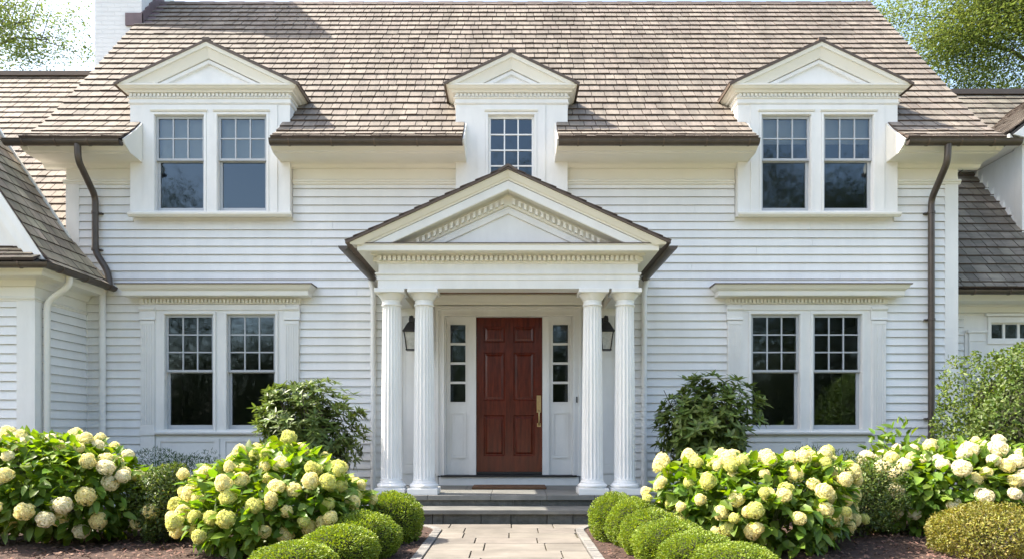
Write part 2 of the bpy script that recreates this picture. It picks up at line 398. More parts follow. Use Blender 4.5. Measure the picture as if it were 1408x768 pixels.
# ================================================================== STEPS
PX = -.045   # centre of the portico
st = empty('front_steps', (PX, -1.5, 0), 'two bluestone steps with rough stone risers leading up to the porch', 'steps')
def slabs(mb, x0, x1, y0, y1, z0, z1, cuts):
    xs = [x0]+cuts+[x1]
    for a, b in zip(xs[:-1], xs[1:]): mb.box(a+.002, b-.002, y0, y1, z0, z1)
mb = MB(); 
slabs(mb, PX-1.60, PX+1.60, -1.52, -.75, .235, .29, [PX-.93, PX-.2, PX+.45, PX+1.0]); slabs(mb, PX-1.60, PX+1.60, -.746, .0, .235, .29, [PX-.55, PX+.25, PX+.85])
mb.build('porch_floor', M['slate'], st, bevel=.004)
MB().box(PX-1.9, PX+1.9, -1.92, -1.46, .118, .168).build('tread', M['slate'], st, bevel=.005)
def blocks(y0, y1, z0, z1, hw):
    mb = MB(); x = PX-hw
    while x < PX+hw-.01:
        w = min(random.choice([.12, .3, .42, .5, .24])*random.uniform(.9, 1.1), PX+hw-x); mb.box(x+.003, x+w-.003, y0+random.uniform(0,.006), y1, z0, z1); x += w
    return mb
blocks(-1.49, -1.30, .168, .234, 1.57).build('riser', M['riser'], st, bevel=.004)
blocks(-1.89, -1.60, -.04, .117, 1.87).build('riser', M['riser'], st, bevel=.005)
MB().box(PX-1.55, PX+1.55, -1.48, -.02, -.04, .232).build('foundation', M['mortar'], st)

# ================================================================== HOUSE
H = empty('house', (0, 0, 0), 'large white clapboard house with brown cedar shingle roof, three dormers and a columned entrance', 'house')
def part(mb, name, m, label=None, parent=None, **k): return mb.build(name, M[m], parent or H, label, **k)
WX = 6.12
def zx(px, py, Y=0.0):
    s = 960/(DCAM+Y); return (px-704)/s, EYE+(590-py)/s

# windows ------------------------------------------------------------
def sash_window(x0, x1, z0, z1, yf, rows, cols, label, blind=None, meet=None, single=False, deep=.16, parent=None):
    w = MB()
    # casing moulding round the opening, and jambs
    c = .03
    for (a, b, e, f) in ((x0-c, x0, z0-c, z1+c), (x1, x1+c, z0-c, z1+c), (x0, x1, z1, z1+c), (x0, x1, z0-c, z0)):
        w.box(a, b, yf-.018, yf+.004, e, f)
    for (a, b, e, f) in ((x0-.012, x0+.006, z0, z1), (x1-.006, x1+.012, z0, z1)): w.box(a, b, yf-.006, yf+deep, e, f)
    w.box(x0+.006, x1-.006, yf-.006, yf+deep, z1-.006, z1+.012); w.box(x0+.006, x1-.006, yf-.006, yf+deep, z0-.012, z0+.006)
    win = w.build('window', M['trim'], H, label)
    a, b = x0+.007, x1-.007; zm = meet if meet else (z0+z1)/2
    def sash(name, za, zb, y, rows, cols, bot, top, side, th=.032):
        s = MB(); s.box(a, a+side, y, y+th, za, zb); s.box(b-side, b, y, y+th, za, zb); s.box(a+side, b-side, y, y+th, za, za+bot); s.box(a+side, b-side, y, y+th, zb-top, zb)
        ga, gb, gc, gd = a+side, b-side, za+bot, zb-top
        for i in range(1, cols): x = ga+(gb-ga)*i/cols; s.box(x-.009, x+.009, y+.004, y+.024, gc, gd)
        for i in range(1, rows):
            z = gc+(gd-gc)*i/rows
            for j in range(cols): s.box(ga+(gb-ga)*j/cols+(.009 if j else 0), ga+(gb-ga)*(j+1)/cols-(.009 if j < cols-1 else 0), y+.004, y+.024, z-.009, z+.009)
        so_ = s.build(name, M['trim' if single else 'sash'], win)
        p = MB().add([(ga,y+.016,gc),(gb,y+.016,gc),(gb,y+.016,gd),(ga,y+.016,gd)], [(0,1,2,3)]); p.build('pane', M['glass'], win)
    if single: sash('sash', z0+.007, z1-.007, yf+.03, rows, cols, .035, .035, .03)
    else:
        sash('upper_sash', zm, z1-.007, yf+.03, rows, cols, .032, .035, .032)
        sash('lower_sash', z0+.007, zm+.02, yf+.068, 1, 1, .058, .03, .04)
    if blind: MB().box(a+.01, b-.01, yf+.125, yf+.13, z1-(z1-z0)*blind, z1-.02).build('window_shade', M['blind'], win)
    return win

holes = []      # openings through the main wall plate
covered = []    # areas where trim replaces siding (x0,x1,z0,z1)
# lower pairs
LOW = []
for (cxx, side) in ((-4.0, 'l'), (4.035, 'r')):
    h = .7625
    LOW.append((cxx, [(cxx-h, cxx-h+.675), (cxx+h-.675, cxx+h)]))
lz0, lz1, lmeet = 1.05, 2.635, 1.84
for cxx, ws in LOW:
    for a, b in ws: holes.append((a, b, lz0, lz1))
    covered.append((cxx-1.085, cxx+1.085, -.1, 2.80))
DORM = [(-4.10, 1.085, [zx(212.5,0,-.12)[0], zx(281,0,-.12)[0], zx(298.5,0,-.12)[0], zx(367,0,-.12)[0]]),
        (4.15, 1.085, [zx(1046.5,0,-.12)[0], zx(1115,0,-.12)[0], zx(1132,0,-.12)[0], zx(1201,0,-.12)[0]])]
uz0, uz1, umeet = zx(0,290.6,-.12)[1], zx(0,158,-.12)[1], zx(0,220,-.12)[1]
for cxx, hw, w in DORM:
    holes.append((w[0]-.02, w[3]+.02, uz0-.02, uz1+.2)); covered.append((cxx-hw-.01, cxx+hw+.01, 3.92, 5.2))
cwx = (zx(671,0,-.12)[0], zx(735,0,-.12)[0]); cz1 = uz1; cz0 = 4.38
holes.append((cwx[0]-.02, cwx[1]+.02, cz0-.02, cz1+.2)); covered.append((-.765, .755, 4.3, 5.2))
# entrance
holes.append((-1.02, .93, .30, 2.62)); covered.append((PX-1.54, PX+1.54, .2, 3.15))

# wall plates
mb = plate(MB(), -WX, WX, -.1, 4.72, .004, .16, holes + [(-5.04, -3.12, 4.70, 4.75)])
part(mb, 'wall', 'trim', 'front wall behind the clapboards')
mb = MB(); cut = lambda z: [(a, b) for a, b, c, d in covered if c < z < d]
siding(mb, -.05, 4.41, lambda z: interval_minus(-5.94, 5.94, cut(z)))
part(mb, 'clapboard_siding', 'siding')
# corner boards, frieze, band
for sg in (-1, 1): part(MB().box(sg*5.94, sg*WX, -.024, .003, -.05, 4.41), 'corner_board', 'trim')
for a, b in interval_minus(-WX, WX, cut(4.5)): part(MB().box(a, b, -.012, .002, 4.475, 4.72), 'frieze_board', 'cream')
for a, b in interval_minus(-WX-.03, WX+.03, cut(4.5)):
    mb = MB().prism([(-.002,4.405),(-.035,4.41),(-.035,4.43),(-.05,4.44),(-.05,4.458),(-.03,4.475),(-.002,4.475)], a, b, 'x')
    part(mb, 'frieze_moulding', 'cream')

# gable side walls, back, interior ------------------------------------
RP = [(-.60,4.80),(-.28,5.03),(.10,5.42),(2.84,8.63)]   # roof profile (Y,z), front slope
def roofz(Y):
    if Y > 2.84: Y = 5.68-Y
    for (a, za), (b, zb) in zip(RP[:-1], RP[1:]):
        if Y <= b: return za+(zb-za)*(Y-a)/(b-a)
    return 8.63
for sg in (-1, 1):
    poly = [(.0,-.1),(5.68,-.1),(5.68,5.15),(2.84,8.45),(.10,5.22),(0,5.1)]
    part(MB().prism(poly, sg*(WX-.16), sg*(WX-.004), 'x'), 'gable_wall', 'siding')
    fr = (lambda u, d, z, sg=sg: (sg*(WX-.006)-sg*d, u, z))
    def sp(z):
        if z < 5.2: return [(.0, 5.68)]
        y = .1+(z-5.22)/1.1788; return [(y, 5.68-y)] if y < 2.7 else []
    part(siding(MB(), -.05, 8.3, sp, fr), 'clapboard_siding', 'siding')
part(MB().box(-WX+.17, WX-.17, 5.52, 5.68, -.1, 5.1), 'back_wall', 'siding')
part(MB().box(-WX+.17, WX-.17, .17, 5.5, .20, .28), 'ground_floor', 'floorwood')
part(MB().box(-WX+.17, WX-.17, .17, 5.5, 2.85, 3.1), 'upper_floor', 'floorwood')
part(MB().box(-WX+.17, WX-.17, 3.0, 3.1, .29, 2.84).box(-WX+.17, WX-.17, 2.2, 2.3, 3.11, 7.7).box(-2.2,-2.1,.17,3.0,.29,2.84).box(2.1,2.2,.17,3.0,.29,2.84), 'partition', 'room')

# eaves -----------------------------------------------------------------
EAVES = [(-6.40,-5.04), (-3.12,-.64), (.60,3.18), (5.10,6.40)]
mb = MB(); prof = [(0,4.612),(-.05,4.625),(-.075,4.66),(-.12,4.675),(-.40,4.678),(-.42,4.69),(-.47,4.69),(-.53,4.735),(-.53,4.79),(0,4.79)]
for a, b in EAVES: part(MB().prism(prof, a, b, 'x'), 'eaves_cornice', 'cream')
for a, b in EAVES:
    ga, gb = (a-.14 if a < -6 else a), (b+.15 if b > 6 else b)
    cyy, czz, r = -.60, 4.765, .062; n = 9
    ring = [(cyy-.0+r*math.cos(t), czz+r*math.sin(t)) for t in [math.pi+math.pi*k/n for k in range(n+1)]]
    ring2 = [(cyy+(r-.008)*math.cos(t), czz+(r-.008)*math.sin(t)) for t in [2*math.pi-math.pi*k/n for k in range(n+1)]]
    gm = MB().prism([(ring[0][0]-.008, czz+.012)]+ring+ring2, ga, gb, 'x')
    gm.prism(ring, ga, ga+.004, 'x'); gm.prism(ring, gb-.004, gb, 'x')
    go = gm.build('gutter', M['bronze'], H)
    x = ga+.25
    while x < gb-.1:
        o2 = [(cyy+(r+.006)*math.cos(t), czz+(r+.006)*math.sin(t)) for t in [math.pi*.95+math.pi*1.1*k/n for k in range(n+1)]]
        i2 = [(cyy+(r+.001)*math.cos(t), czz+(r+.001)*math.sin(t)) for t in [math.pi*2.05-math.pi*1.1*k/n for k in range(n+1)]]
        MB().prism(o2+i2, x-.009, x+.009, 'x').build('gutter_bracket', M['bronze_edge'], go); x += .42 if b-a < 2 else .55

for x, sg in ((-5.04,1),(-3.12,-1),(-.64,1),(.60,-1),(3.18,1),(5.10,-1)):
    part(MB().prism([(-.002,4.605),(-.05,4.618),(-.12,4.668),(-.42,4.68),(-.545,4.74),(-.575,4.80),(-.28,5.045),(-.03,5.295),(-.002,5.31)], x+sg*.001, x+sg*.022, 'x'), 'eaves_end_board', 'cream')
# roof --------------------------------------------------------------------
DH = [(-5.04,-3.12), (-.64,.60), (3.18,5.10)]
def spans(h, z):
    Y = h-.60
    if Y < -.02: return [(a if a > -6 else -6.36, b if b < 6 else 6.38) for a, b in EAVES]
    if Y < .42: return interval_minus(-6.36, 6.38, [(c-q, c+q) for c, q in ((-4.10,1.04), (0,.72), (4.15,1.04))])
    return [(-6.36, 6.38)]
prof = [(y+.60, z) for y, z in RP]
mb = shingles(MB(), (0,-.60,0), (1,0,0), prof, spans, slopeu=(0,1,0))
part(mb, 'cedar_shingles', 'shingle')
mb = MB()
dk = [(y, z-.004) for y, z in RP]
for a, b in EAVES: mb.prism([(-.58,4.795),(-.28,5.02),(-.02,5.28),(-.02,5.14),(-.28,4.90),(-.5,4.793)], a, b, 'x')
for a, b in interval_minus(-6.34, 6.36, [(c-q, c+q) for c, q in ((-4.10,1.04), (0,.72), (4.15,1.04))]):
    mb.prism([(-.019,5.285),(.10,5.414),(.42,5.79),(.42,5.66),(.10,5.28),(-.019,5.15)], a, b, 'x')
mb.prism([(.421,5.791),(2.84,8.622),(6.28,4.79),(6.28,4.66),(2.84,8.48),(.421,5.655)], -6.34, 6.36, 'x')
part(mb, 'roof_deck', 'deck')
# rake boards on both gables
mb = MB()
for sg in (-1, 1):
    x0, x1 = sg*6.30, sg*6.335
    mb.prism([(-.56,4.79),(-.28,4.99),(.10,5.38),(2.84,8.59),(6.2,4.85),(6.2,4.65),(2.84,8.36),(.12,5.18),(-.25,4.80),(-.5,4.69)], x0, x1, 'x')
    mb.prism([(-.02,4.70),(.10,5.22),(2.84,8.40),(5.9,4.98),(5.9,4.90),(2.84,8.34),(.12,5.15),(-.02,4.92)], sg*WX, x0, 'x')
part(mb, 'rake_board', 'cream')
# ridge
mb = MB()
for i in range(48):
    a = -6.36+i*.2655; b = a+.2655; e = .006*(i % 2)
    mb.add([(a,2.84-.13,8.50+e),(b,2.84-.13,8.50+e),(b,2.84,8.665+e),(a,2.84,8.665+e),(b,2.84+.13,8.50+e),(a,2.84+.13,8.50+e),(a,2.84-.13,8.475),(b,2.84-.13,8.475)], [(0,1,2,3),(3,2,4,5),(6,7,1,0),(0,3,5,6),(1,2,4,7)])
part(mb, 'ridge_cap', 'bronze_edge')
# back slope shingles (seen only from elsewhere): courses on one sheet
mb = shingles(MB(), (0,6.28,0), (1,0,0), [(0,4.80),(3.44,8.63)], lambda h, z: [(-6.36,6.38)], slopeu=(0,-1,0), expo=.30, wr=(.3,.6))
part(mb, 'cedar_shingles', 'shingle', 'rear slope shingles')

# chimney
ch = part(MB().box(-7.05,-6.26,2.2,3.35,4.0,11.3), 'chimney', 'brick')
mb = MB().box(-7.09,-6.22,2.16,3.39,11.3,11.4).box(-7.13,-6.18,2.12,3.43,11.4,11.51).box(-7.05,-6.26,2.2,3.35,11.51,11.57)
mb.build('chimney_cap', M['brick'], ch)
mb = MB().box(-6.52,-6.235,2.165,2.198,roofz(2.16)+.02,roofz(2.16)+.23)
for i in range(9):
    y0 = 2.17+i*.13; y1 = y0+.135; mb.add([(-6.235,y0,roofz(y0)+.01),(-6.235,y1,roofz(y1)+.01),(-6.235,y1,roofz(y1)+.20),(-6.235,y0,roofz(y0)+.20+.03),(-6.255,y0,roofz(y0)+.01),(-6.255,y1,roofz(y1)+.01),(-6.255,y1,roofz(y1)+.20),(-6.255,y0,roofz(y0)+.23)],
        [(0,1,2,3),(3,2,6,7),(0,3,7,4),(1,5,6,2)])
mb.add([(-6.234,2.17,roofz(2.17)+.035),(-6.10,2.17,roofz(2.17)+.035),(-6.10,2.84,roofz(2.84)+.035),(-6.234,2.84,roofz(2.84)+.035)], [(0,1,2,3)])
mb.build('chimney_flashing', M['flash'], ch)

# pediments ----------------------------------------------------------------
def raking(mb, xc, half, za, m, yf, prof, zbase, t0=None):
    """prof: closed list of (outward, h) swept along the gable line; each point runs until it meets z = zbase"""
    L0 = []; A = []; R0 = []
    for o, h in prof:
        xe = (za+h-zbase)/m; ext = min(xe, half) if xe > 0 else .01
        L0.append((xc-ext, yf-o, za+h-m*ext)); A.append((xc, yf-o, za+h)); R0.append((xc+ext, yf-o, za+h-m*ext))
    return mb.sweep([L0, A, R0])
def dormer(xc, hw, wins, label, chalf, zcor, zap):
    yf = -.12
    c = -yf
    d = MB()
    hs = [(a, b, cz0 if len(wins) == 2 else uz0, uz1) for a, b in zip(wins[::2], wins[1::2])]
    zlow = 4.28 if len(wins) == 2 else 3.955
    plate(d, xc-hw, xc+hw, zlow, 5.47, yf, .002, hs)
    dm = d.build('dormer', M['trim'], H, label)
    # cheeks
    for q in (xc-hw, xc+hw-.03): MB().box(q, q+.03, .003, .62, 4.73, 5.6).build('cheek', M['trim'], dm)
    # narrow raised boards beside and over the windows
    t = MB(); ia, ib = wins[0]-.085, wins[-1]+.085
    ww = list(zip(wins[::2], wins[1::2])); zt, zb = uz1+.10, (cz0 if len(wins) == 2 else uz0)-.031
    plate(t, ia-.06, ib+.06, zb, zt+.03, yf-.012, yf-.001, [(a-.032, b+.032, zb-1, uz1+.032) for a, b in ww])
    t.build('window_surround', M['trim'], dm)
    for a, b in ww: MB().prism([(yf-.001,uz1+.034),(yf-.03,uz1+.04),(yf-.036,uz1+.06),(yf-.001,uz1+.068)], a-.045, b+.045, 'x').build('head_moulding', M['cream'], dm)
    if len(wins) == 4: MB().prism([(yf-.001,3.925),(yf-.035,3.93),(yf-.055,3.955),(yf-.055,3.98),(yf-.03,3.992),(yf-.001,3.995)], xc-hw-.01, xc+hw+.03, 'x').build('sill', M['cream'], dm)
    # frieze under the cornice
    MB().cornice(xc-hw+.0, xc+hw-.0, yf-.0, .3, [(0,5.455),(.014,5.46),(.02,5.475),(.008,5.48),(.008,5.62),(0,5.62)]).build('frieze', M['trim'], dm)
    # beaded band
    t = MB(); n = int(2*hw/.052)
    for i in range(n):
        x = xc-hw+(i+.5)*2*hw/n; t.box(x-.016, x+.016, yf-.033, yf-.009, 5.555, 5.592)
        
    t.cornice(xc-hw, xc+hw, yf, .45, [(.0,5.53),(.026,5.535),(.026,5.548),(.0,5.552)]); t.build('dentil_band', M['cream'], dm)
    pj = chalf-hw
    cor = [(0,5.595),(.045,5.60),(.055,5.62),(pj-.03,5.635),(pj-.01,5.66),(pj,5.665),(pj,zcor),(0,zcor)]
    MB().cornice(xc-hw, xc+hw, yf, .55, cor).build('cornice', M['cream'], dm)
    m = (zap-zcor)/chalf
    # tympanum + raking cornice
    MB().prism([(xc-chalf+.06,zcor-.0),(xc+chalf-.06,zcor),(xc,zap-.10)], yf-.002, .3).build('tympanum', M['trim'], dm)
    t = MB(); raking(t, xc, chalf+.03, zap, m, yf, [(0,-.27),(.035,-.26),(.04,-.215),(0,-.21)], zcor+.001); t.build('panel_moulding', M['trim'], dm)
    t = MB(); raking(t, xc, chalf+.03, zap, m, yf, [(0,-.205),(.05,-.20),(.06,-.17),(pj-.02,-.075),(pj+.0,-.07),(pj+.012,-.02),(0,-.02)], zcor+.001)
    t.build('raking_cornice', M['cream'], dm)
    # roof of the dormer: slab running back into the main roof
    yb = zap/1.1788 - 4.42; yb = .1+(zap+.05-5.42)/1.1715
    t = MB(); hx = chalf+.03; zb = zap-m*hx; ye = .1+(zb+.02-5.42)/1.1715+.12; y0 = yf-pj-.02
    for sg in (-1, 1):
        a = [(xc, y0, zap-.02), (xc+sg*hx, y0, zb-.02), (xc+sg*hx, ye, zb-.02), (xc, yb+.12, zap-.02)]
        t.add(a+[(p[0], p[1], p[2]+.035) for p in a], [(0,1,2,3),(4,5,6,7),(0,1,5,4),(1,2,6,5),(2,3,7,6)])
    t.box(xc-.045, xc+.045, y0-.004, yb+.05, zap-.005, zap+.035)
    t.build('roof_edge', M['bronze_edge'], dm)
    t = MB()
    for sg in (-1, 1):
        L2 = math.hypot(1, m)
        t2 = shingles(t, (xc+sg*(hx+.0), y0+.02, 0), (0,1,0), [(0, zb+.016),(hx-.05, zap+.016-.05*m)], lambda h, z: [(0, max(.1, (.1+(z+.06-5.42)/1.1715)-y0+.05))], slopeu=(-sg,0,0), thick=.014, wr=(.12,.22), expo=.17)
    t.build('cedar_shingles', M['shingle'], dm)
    # side gutters of the return
    return dm
zc = 5.685
dormer(DORM[0][0], 1.085, DORM[0][2], 'shaded white dormer of two bluish windows nearest the chimney', 1.205, zc, 6.255)
dormer(-.005, .76, list(cwx)+[], 'narrow middle dormer with one small-paned window', .88, zc, 6.11)
dormer(DORM[1][0], 1.085, DORM[1][2], 'white dormer of two dark windows farthest from the chimney', 1.205, zc, 6.255)

# ------------------------------------------------------------------ windows
def pair(ws, z0, z1, yf, rows, meet, l1, l2, blind=None):
    sash_window(ws[0], ws[1], z0, z1, yf, rows, 3, l1, blind, meet); sash_window(ws[2], ws[3], z0, z1, yf, rows, 3, l2, blind, meet)
pair(DORM[0][2], uz0, uz1, -.12, 2, umeet, 'dormer window with a pale shade', 'dormer window with a pale shade', .46)
pair(DORM[1][2], uz0, uz1, -.12, 2, umeet, 'dormer window with a short shade', 'dormer window with a short shade', .27)
sash_window(cwx[0], cwx[1], cz0, cz1, -.12, 4, 3, 'small-paned dormer window', single=True)
for cxx, ws in LOW:
    pair([ws[0][0], ws[0][1], ws[1][0], ws[1][1]], lz0, lz1, -.03, 3, lmeet, 'tall dark ground floor window', 'tall dark ground floor window')
    x0, x1 = cxx-1.085, cxx+1.085
    t = plate(MB(), x0, x1, .97, 2.86, -.03, .003, [(a, b, lz0, lz1) for a, b in ws])
    t.box(x0, x1, -.022, .003, -.1, .969)
    s = t.build('window_surround', M['trim'], H)
    for sg in (-1, 1):
        a, b = (x0, x0+.195) if sg < 0 else (x1-.195, x1)
        p = MB(); n = 5; fw = (b-a-.03)/n
        # fluted face: ribs between grooves
        p.box(a, b, -.048, -.031, 1.03, 2.54)
        for i in range(n+1):
            x = a+.015+i*fw; p.box(max(a, x-.007), min(b, x+.007), -.056, -.049, 1.12, 2.48)
        p.box(a+.0, b, -.056, -.0485, 1.03, 1.11); p.box(a, b, -.056, -.0485, 2.49, 2.54)
        p.box(a-.01, b+.01, -.066, -.031, .975, 1.029)
        p.box(a, b, -.05, -.023, .0, .972)
        p.build('pilaster', M['trim'], s)
        MB().prism([(-.031,2.545),(-.066,2.55),(-.066,2.57),(-.054,2.58),(-.054,2.67),(-.066,2.68),(-.078,2.70),(-.078,2.725),(-.031,2.73)], a-.012, b+.012, 'x').build('pilaster_capital', M['trim'], s)
    MB().prism([(-.023,.98),(-.07,.985),(-.08,1.0),(-.08,1.02),(-.031,1.03)], x0+.206, x1-.206, 'x').build('sill', M['trim'], s)
    # apron panels
    t = MB(); 
    for a, b in ((x0+.24, cxx-.045), (cxx+.045, x1-.24)):
        plate(t, a-.03, b+.03, .12, .93, -.036, -.022, [(a+.03, b-.03, .18, .885)]); 
    t.build('apron_panel', M['trim'], s)
    # head: frieze with dentils, projecting cornice, metal drip edge
    MB().box(x0+.196, x1-.196, -.048, -.031, 2.69, 2.76).build('head_casing', M['trim'], s)
    t = MB(); n = 42
    for i in range(n):
        x = x0+.02+(i+.5)*(x1-x0-.04)/n; t.box(x-.014, x+.014, -.085, -.05, 2.785, 2.832)
    t.cornice(x0, x1, -.031, .0, [(0,2.765),(.02,2.77),(.02,2.835),(.03,2.84),(.03,2.846),(0,2.846)])
    t.build('dentil_band', M['cream'], s)
    t = MB().cornice(x0, x1, -.031, .0, [(0,2.847),(.165,2.852),(.17,2.86),(.17,2.915),(.18,2.925),(.20,2.945),(.225,2.99),(.225,3.0),(0,3.005)])
    t.build('window_cornice', M['cream'], s)
    MB().cornice(x0, x1, -.031, .0, [(.0,3.006),(.24,2.995),(.24,3.008),(0,3.03)]).build('drip_edge', M['bronze_edge'], s)

# ------------------------------------------------------------------ entrance
E = part(plate(MB(), PX-1.54, PX+1.54, .29, 3.1, -.022, .003, [(-1.02,.93,.30,2.62)]), 'entrance_wall', 'trim')
# lantern panels beside the door
for sg in (-1, 1):
    t = MB(); a, b = sorted((PX+sg*1.07, PX+sg*1.47)); plate(t, a-.04, b+.04, .45, 2.70, -.036, -.0225, [(a+.01, b-.01, .56, 2.60)])
    plate(t, a+.03, b-.03, .58, 2.58, -.030, -.0225, [(a+.045, b-.045, .60, 2.56)])
    t.build('recessed_panel', M['trim'], E)
t = MB()   # siding returns beside the casing
for sg in (-1, 1):
    a, b = sorted((PX+sg*1.0, PX+sg*1.035))
z = .45
t = MB()
while z < 2.2:
    t.box(PX-1.03, PX-.985, -.05, -.03, z, z+.108); z += .1128
t.build('clapboard_siding', M['siding'], E)
# casing
t = MB(); x0, x1 = PX-.98, PX+.98
plate(t, x0, x1, .42, 2.71, -.055, -.023, [(x0+.10, x1-.10, .3, 2.60)])
plate(t, x0-.012, x1+.012, .42, 2.735, -.075, -.056, [(x0+.02, x1-.02, .3, 2.69)])
plate(t, x0+.07, x1-.07, .42, 2.63, -.068, -.056, [(x0+.10, x1-.10, .3, 2.60)])
t.build('door_casing', M['trim'], E)
# entablature of the door bay under the ceiling
MB().prism([(-.023,2.745),(-.09,2.75),(-.10,2.78),(-.12,2.80),(-.16,2.86),(-.16,2.879),(-.023,2.879)], PX-1.27, PX+1.27, 'x').build('porch_frieze', M['cream'], E)
# plinth under the threshold
MB().box(PX-.96, PX+.96, -.06, .12, .291, .405).build('plinth', M['trim'], E)
MB().box(PX-.93, PX+.93, -.085, .15, .406, .43).build('threshold', M['dark'], E)
# back of the door bay: jambs & sidelights
yb = .05
sx = [(zx(614,0,yb)[0], zx(645.5,0,yb)[0]), (zx(755,0,yb)[0], zx(786,0,yb)[0])]
dx0, dx1 = zx(655,0,yb)[0], zx(745.5,0,yb)[0]
ztop = zx(0,436,yb)[1]
t = MB()
t.box(-.945, sx[0][0]-.001, -.02, .14, .431, 2.61); t.box(sx[1][1]+.001, .865, -.02, .14, .431, 2.61)
t.box(sx[0][1]+.001, dx0-.002, -.0, .14, .431, 2.61); t.box(dx1+.002, sx[1][0]-.001, -.0, .14, .431, 2.61)
t.box(dx0-.001, dx1+.001, .0, .14, ztop+.003, 2.61)
t.build('door_frame', M['trim'], E)
gz0, gz1 = zx(0,552,yb)[1], zx(0,446,yb)[1]
for k, (a, b) in enumerate(sx):
    t = MB(); ga, gb = (a+b)/2-.105, (a+b)/2+.105
    pz0, pz1 = zx(0,626,yb)[1], zx(0,569,yb)[1]
    plate(t, a, b, .431, 2.61, .04, .085, [(ga, gb, gz0, gz1)])
    plate(t, a+.045, b-.045, pz0-.03, pz1+.03, .024, .0395, [(a+.065, b-.065, pz0-.01, pz1+.01)])
    t.box(a+.085, b-.085, .033, .0395, pz0+.01, pz1-.01)
    s = t.build('sidelight', M['trim'], H)
    t = MB()
    plate(t, ga-.012, gb+.012, gz0-.012, gz1+.012, .028, .0395, [(ga, gb, gz0, gz1)])
    for i in (1, 2, 3): z = gz0+(gz1-gz0)*i/4; t.box(ga, gb, .045, .07, z-.016, z+.016)
    t.build('muntin', M['trim'], s)
    MB().add([(ga,.06,gz0),(gb,.06,gz0),(gb,.06,gz1),(ga,.06,gz1)], [(0,1,2,3)]).build('pane', M['glass'], s)
# door leaf with six raised panels
yd = .05; cols = [(.125,.40), (.505,.785)]; W_ = dx1-dx0; s_ = 960/(DCAM+yd)
xs = [(zx(665,0,yd)[0], zx(694,0,yd)[0]), (zx(706,0,yd)[0], zx(735,0,yd)[0])]
zs = [(zx(0,626,yd)[1], zx(0,570,yd)[1]), (zx(0,550,yd)[1], zx(0,484,yd)[1]), (zx(0,470,yd)[1], zx(0,448,yd)[1])]
t = plate(MB(), dx0, dx1, .434, ztop, yd, yd+.04, [(a, b, c, d) for a, b in xs for c, d in zs])
door = t.build('front_door', M['door'], H)
t = MB()
for a, b in xs:
    for c, d in zs:
        g1, g2, g3 = .0, .022, .05
        R0 = [(a,c),(b,c),(b,d),(a,d)]
        def ring(i, y): return [(a+i,y,c+i),(b-i,y,c+i),(b-i,y,d-i),(a+i,y,d-i)]
        rr_ = [ring(0,yd+.001), ring(.014,yd+.016), ring(.024,yd+.016), ring(.050,yd+.004)]
        V = [p for r in rr_ for p in r]; F = []
        for k in range(3):
            for i in range(4): j = (i+1) % 4; F.append((k*4+i, k*4+j, k*4+4+j, k*4+4+i))
        F.append((12,13,14,15)); t.add(V, F)
t.build('raised_panel', M['door'], door)
MB().box(dx0+.005, dx1-.005, yd-.012, yd-.001, .434, .47).build('door_sweep', M['dark'], door)
# handle set
hx = zx(741,0,yd)[0]; hz1 = zx(0,543,yd)[1]; hz0 = zx(0,586,yd)[1]
t = MB().box(hx-.031, hx+.031, yd-.014, yd-.001, hz1-.235, hz1)
t.box(hx-.024, hx+.024, yd-.022, yd-.0145, hz1-.10, hz1-.012)
for r_ in range(4):
    for c_ in range(2): t.box(hx-.018+c_*.02, hx-.004+c_*.02, yd-.026, yd-.0225, hz1-.035-r_*.02, hz1-.024-r_*.02)
t.box(hx-.026, hx+.026, yd-.012, yd-.001, hz0, hz0+.05)
h = t.build('handle_plate', M['brass'], door, bevel=.003)
MB().tube(smooth_path([(hx,yd-.01,hz1-.205),(hx,yd-.062,hz1-.215),(hx,yd-.062,hz0+.05),(hx,yd-.012,hz0+.028)]), .011).build('handle', M['brass'], door)
tag(MB().box(.875, .893, -.082, -.0765, 1.42, 1.50).box(.880,.888,-.086,-.0825,1.45,1.465).build('doorbell', M['dark']), 'small black doorbell on the white casing beside the red door', 'doorbell')
o = MB().box(PX-.485+.02, PX+.485, -.72, -.28, .291, .318).build('doormat', M['mat'], bevel=.006); tag(o, 'brown coir doormat on the bluestone porch floor', 'doormat')

# ------------------------------------------------------------------ portico
PO = part(MB().box(PX-1.52, PX+1.52, -1.42, -1.19, 2.70, 3.0).box(PX-1.52, PX-1.30, -1.189, -.023, 2.70, 3.0).box(PX+1.30, PX+1.52, -1.189, -.023, 2.70, 3.0)
          .box(PX-1.52, PX+1.52, -1.42, -.023, 3.001, 3.14), 'portico', 'trim', 'columned entrance portico with pediment')
MB().cornice(PX-1.52, PX+1.52, -1.42, -.023, [(0,2.70),(.006,2.70),(.006,2.795),(.016,2.80),(.016,2.845),(.035,2.862),(.035,2.878),(0,2.885)]).build('architrave', M['trim'], PO)
MB().box(PX-1.29, PX+1.29, -1.188, -.03, 2.88, 2.90).build('porch_ceiling', M['ceil'], PO)
MB().box(PX-1.36, PX-1.29, -1.188, -.03, 2.80, 2.879).box(PX+1.29, PX+1.36, -1.188, -.03, 2.80, 2.879).build('ceiling_moulding', M['cream'], PO)
t = MB(); n = 54
for i in range(n):
    x = PX-1.52+(i+.5)*3.04/n; t.box(x-.018, x+.018, -1.485, -1.441, 3.015, 3.068)
for sg in (-1, 1):
    for i in range(23):
        y = -1.40+i*.0563; a = PX+sg*1.52; t.box(a+sg*.021, a+sg*.06, y-.018, y+.018, 3.015, 3.068)
t.cornice(PX-1.52, PX+1.52, -1.42, -.023, [(0,2.985),(.012,2.99),(.02,3.005),(.02,3.072),(.075,3.076),(.075,3.084),(0,3.084)])
t.build('dentil_band', M['cream'], PO)
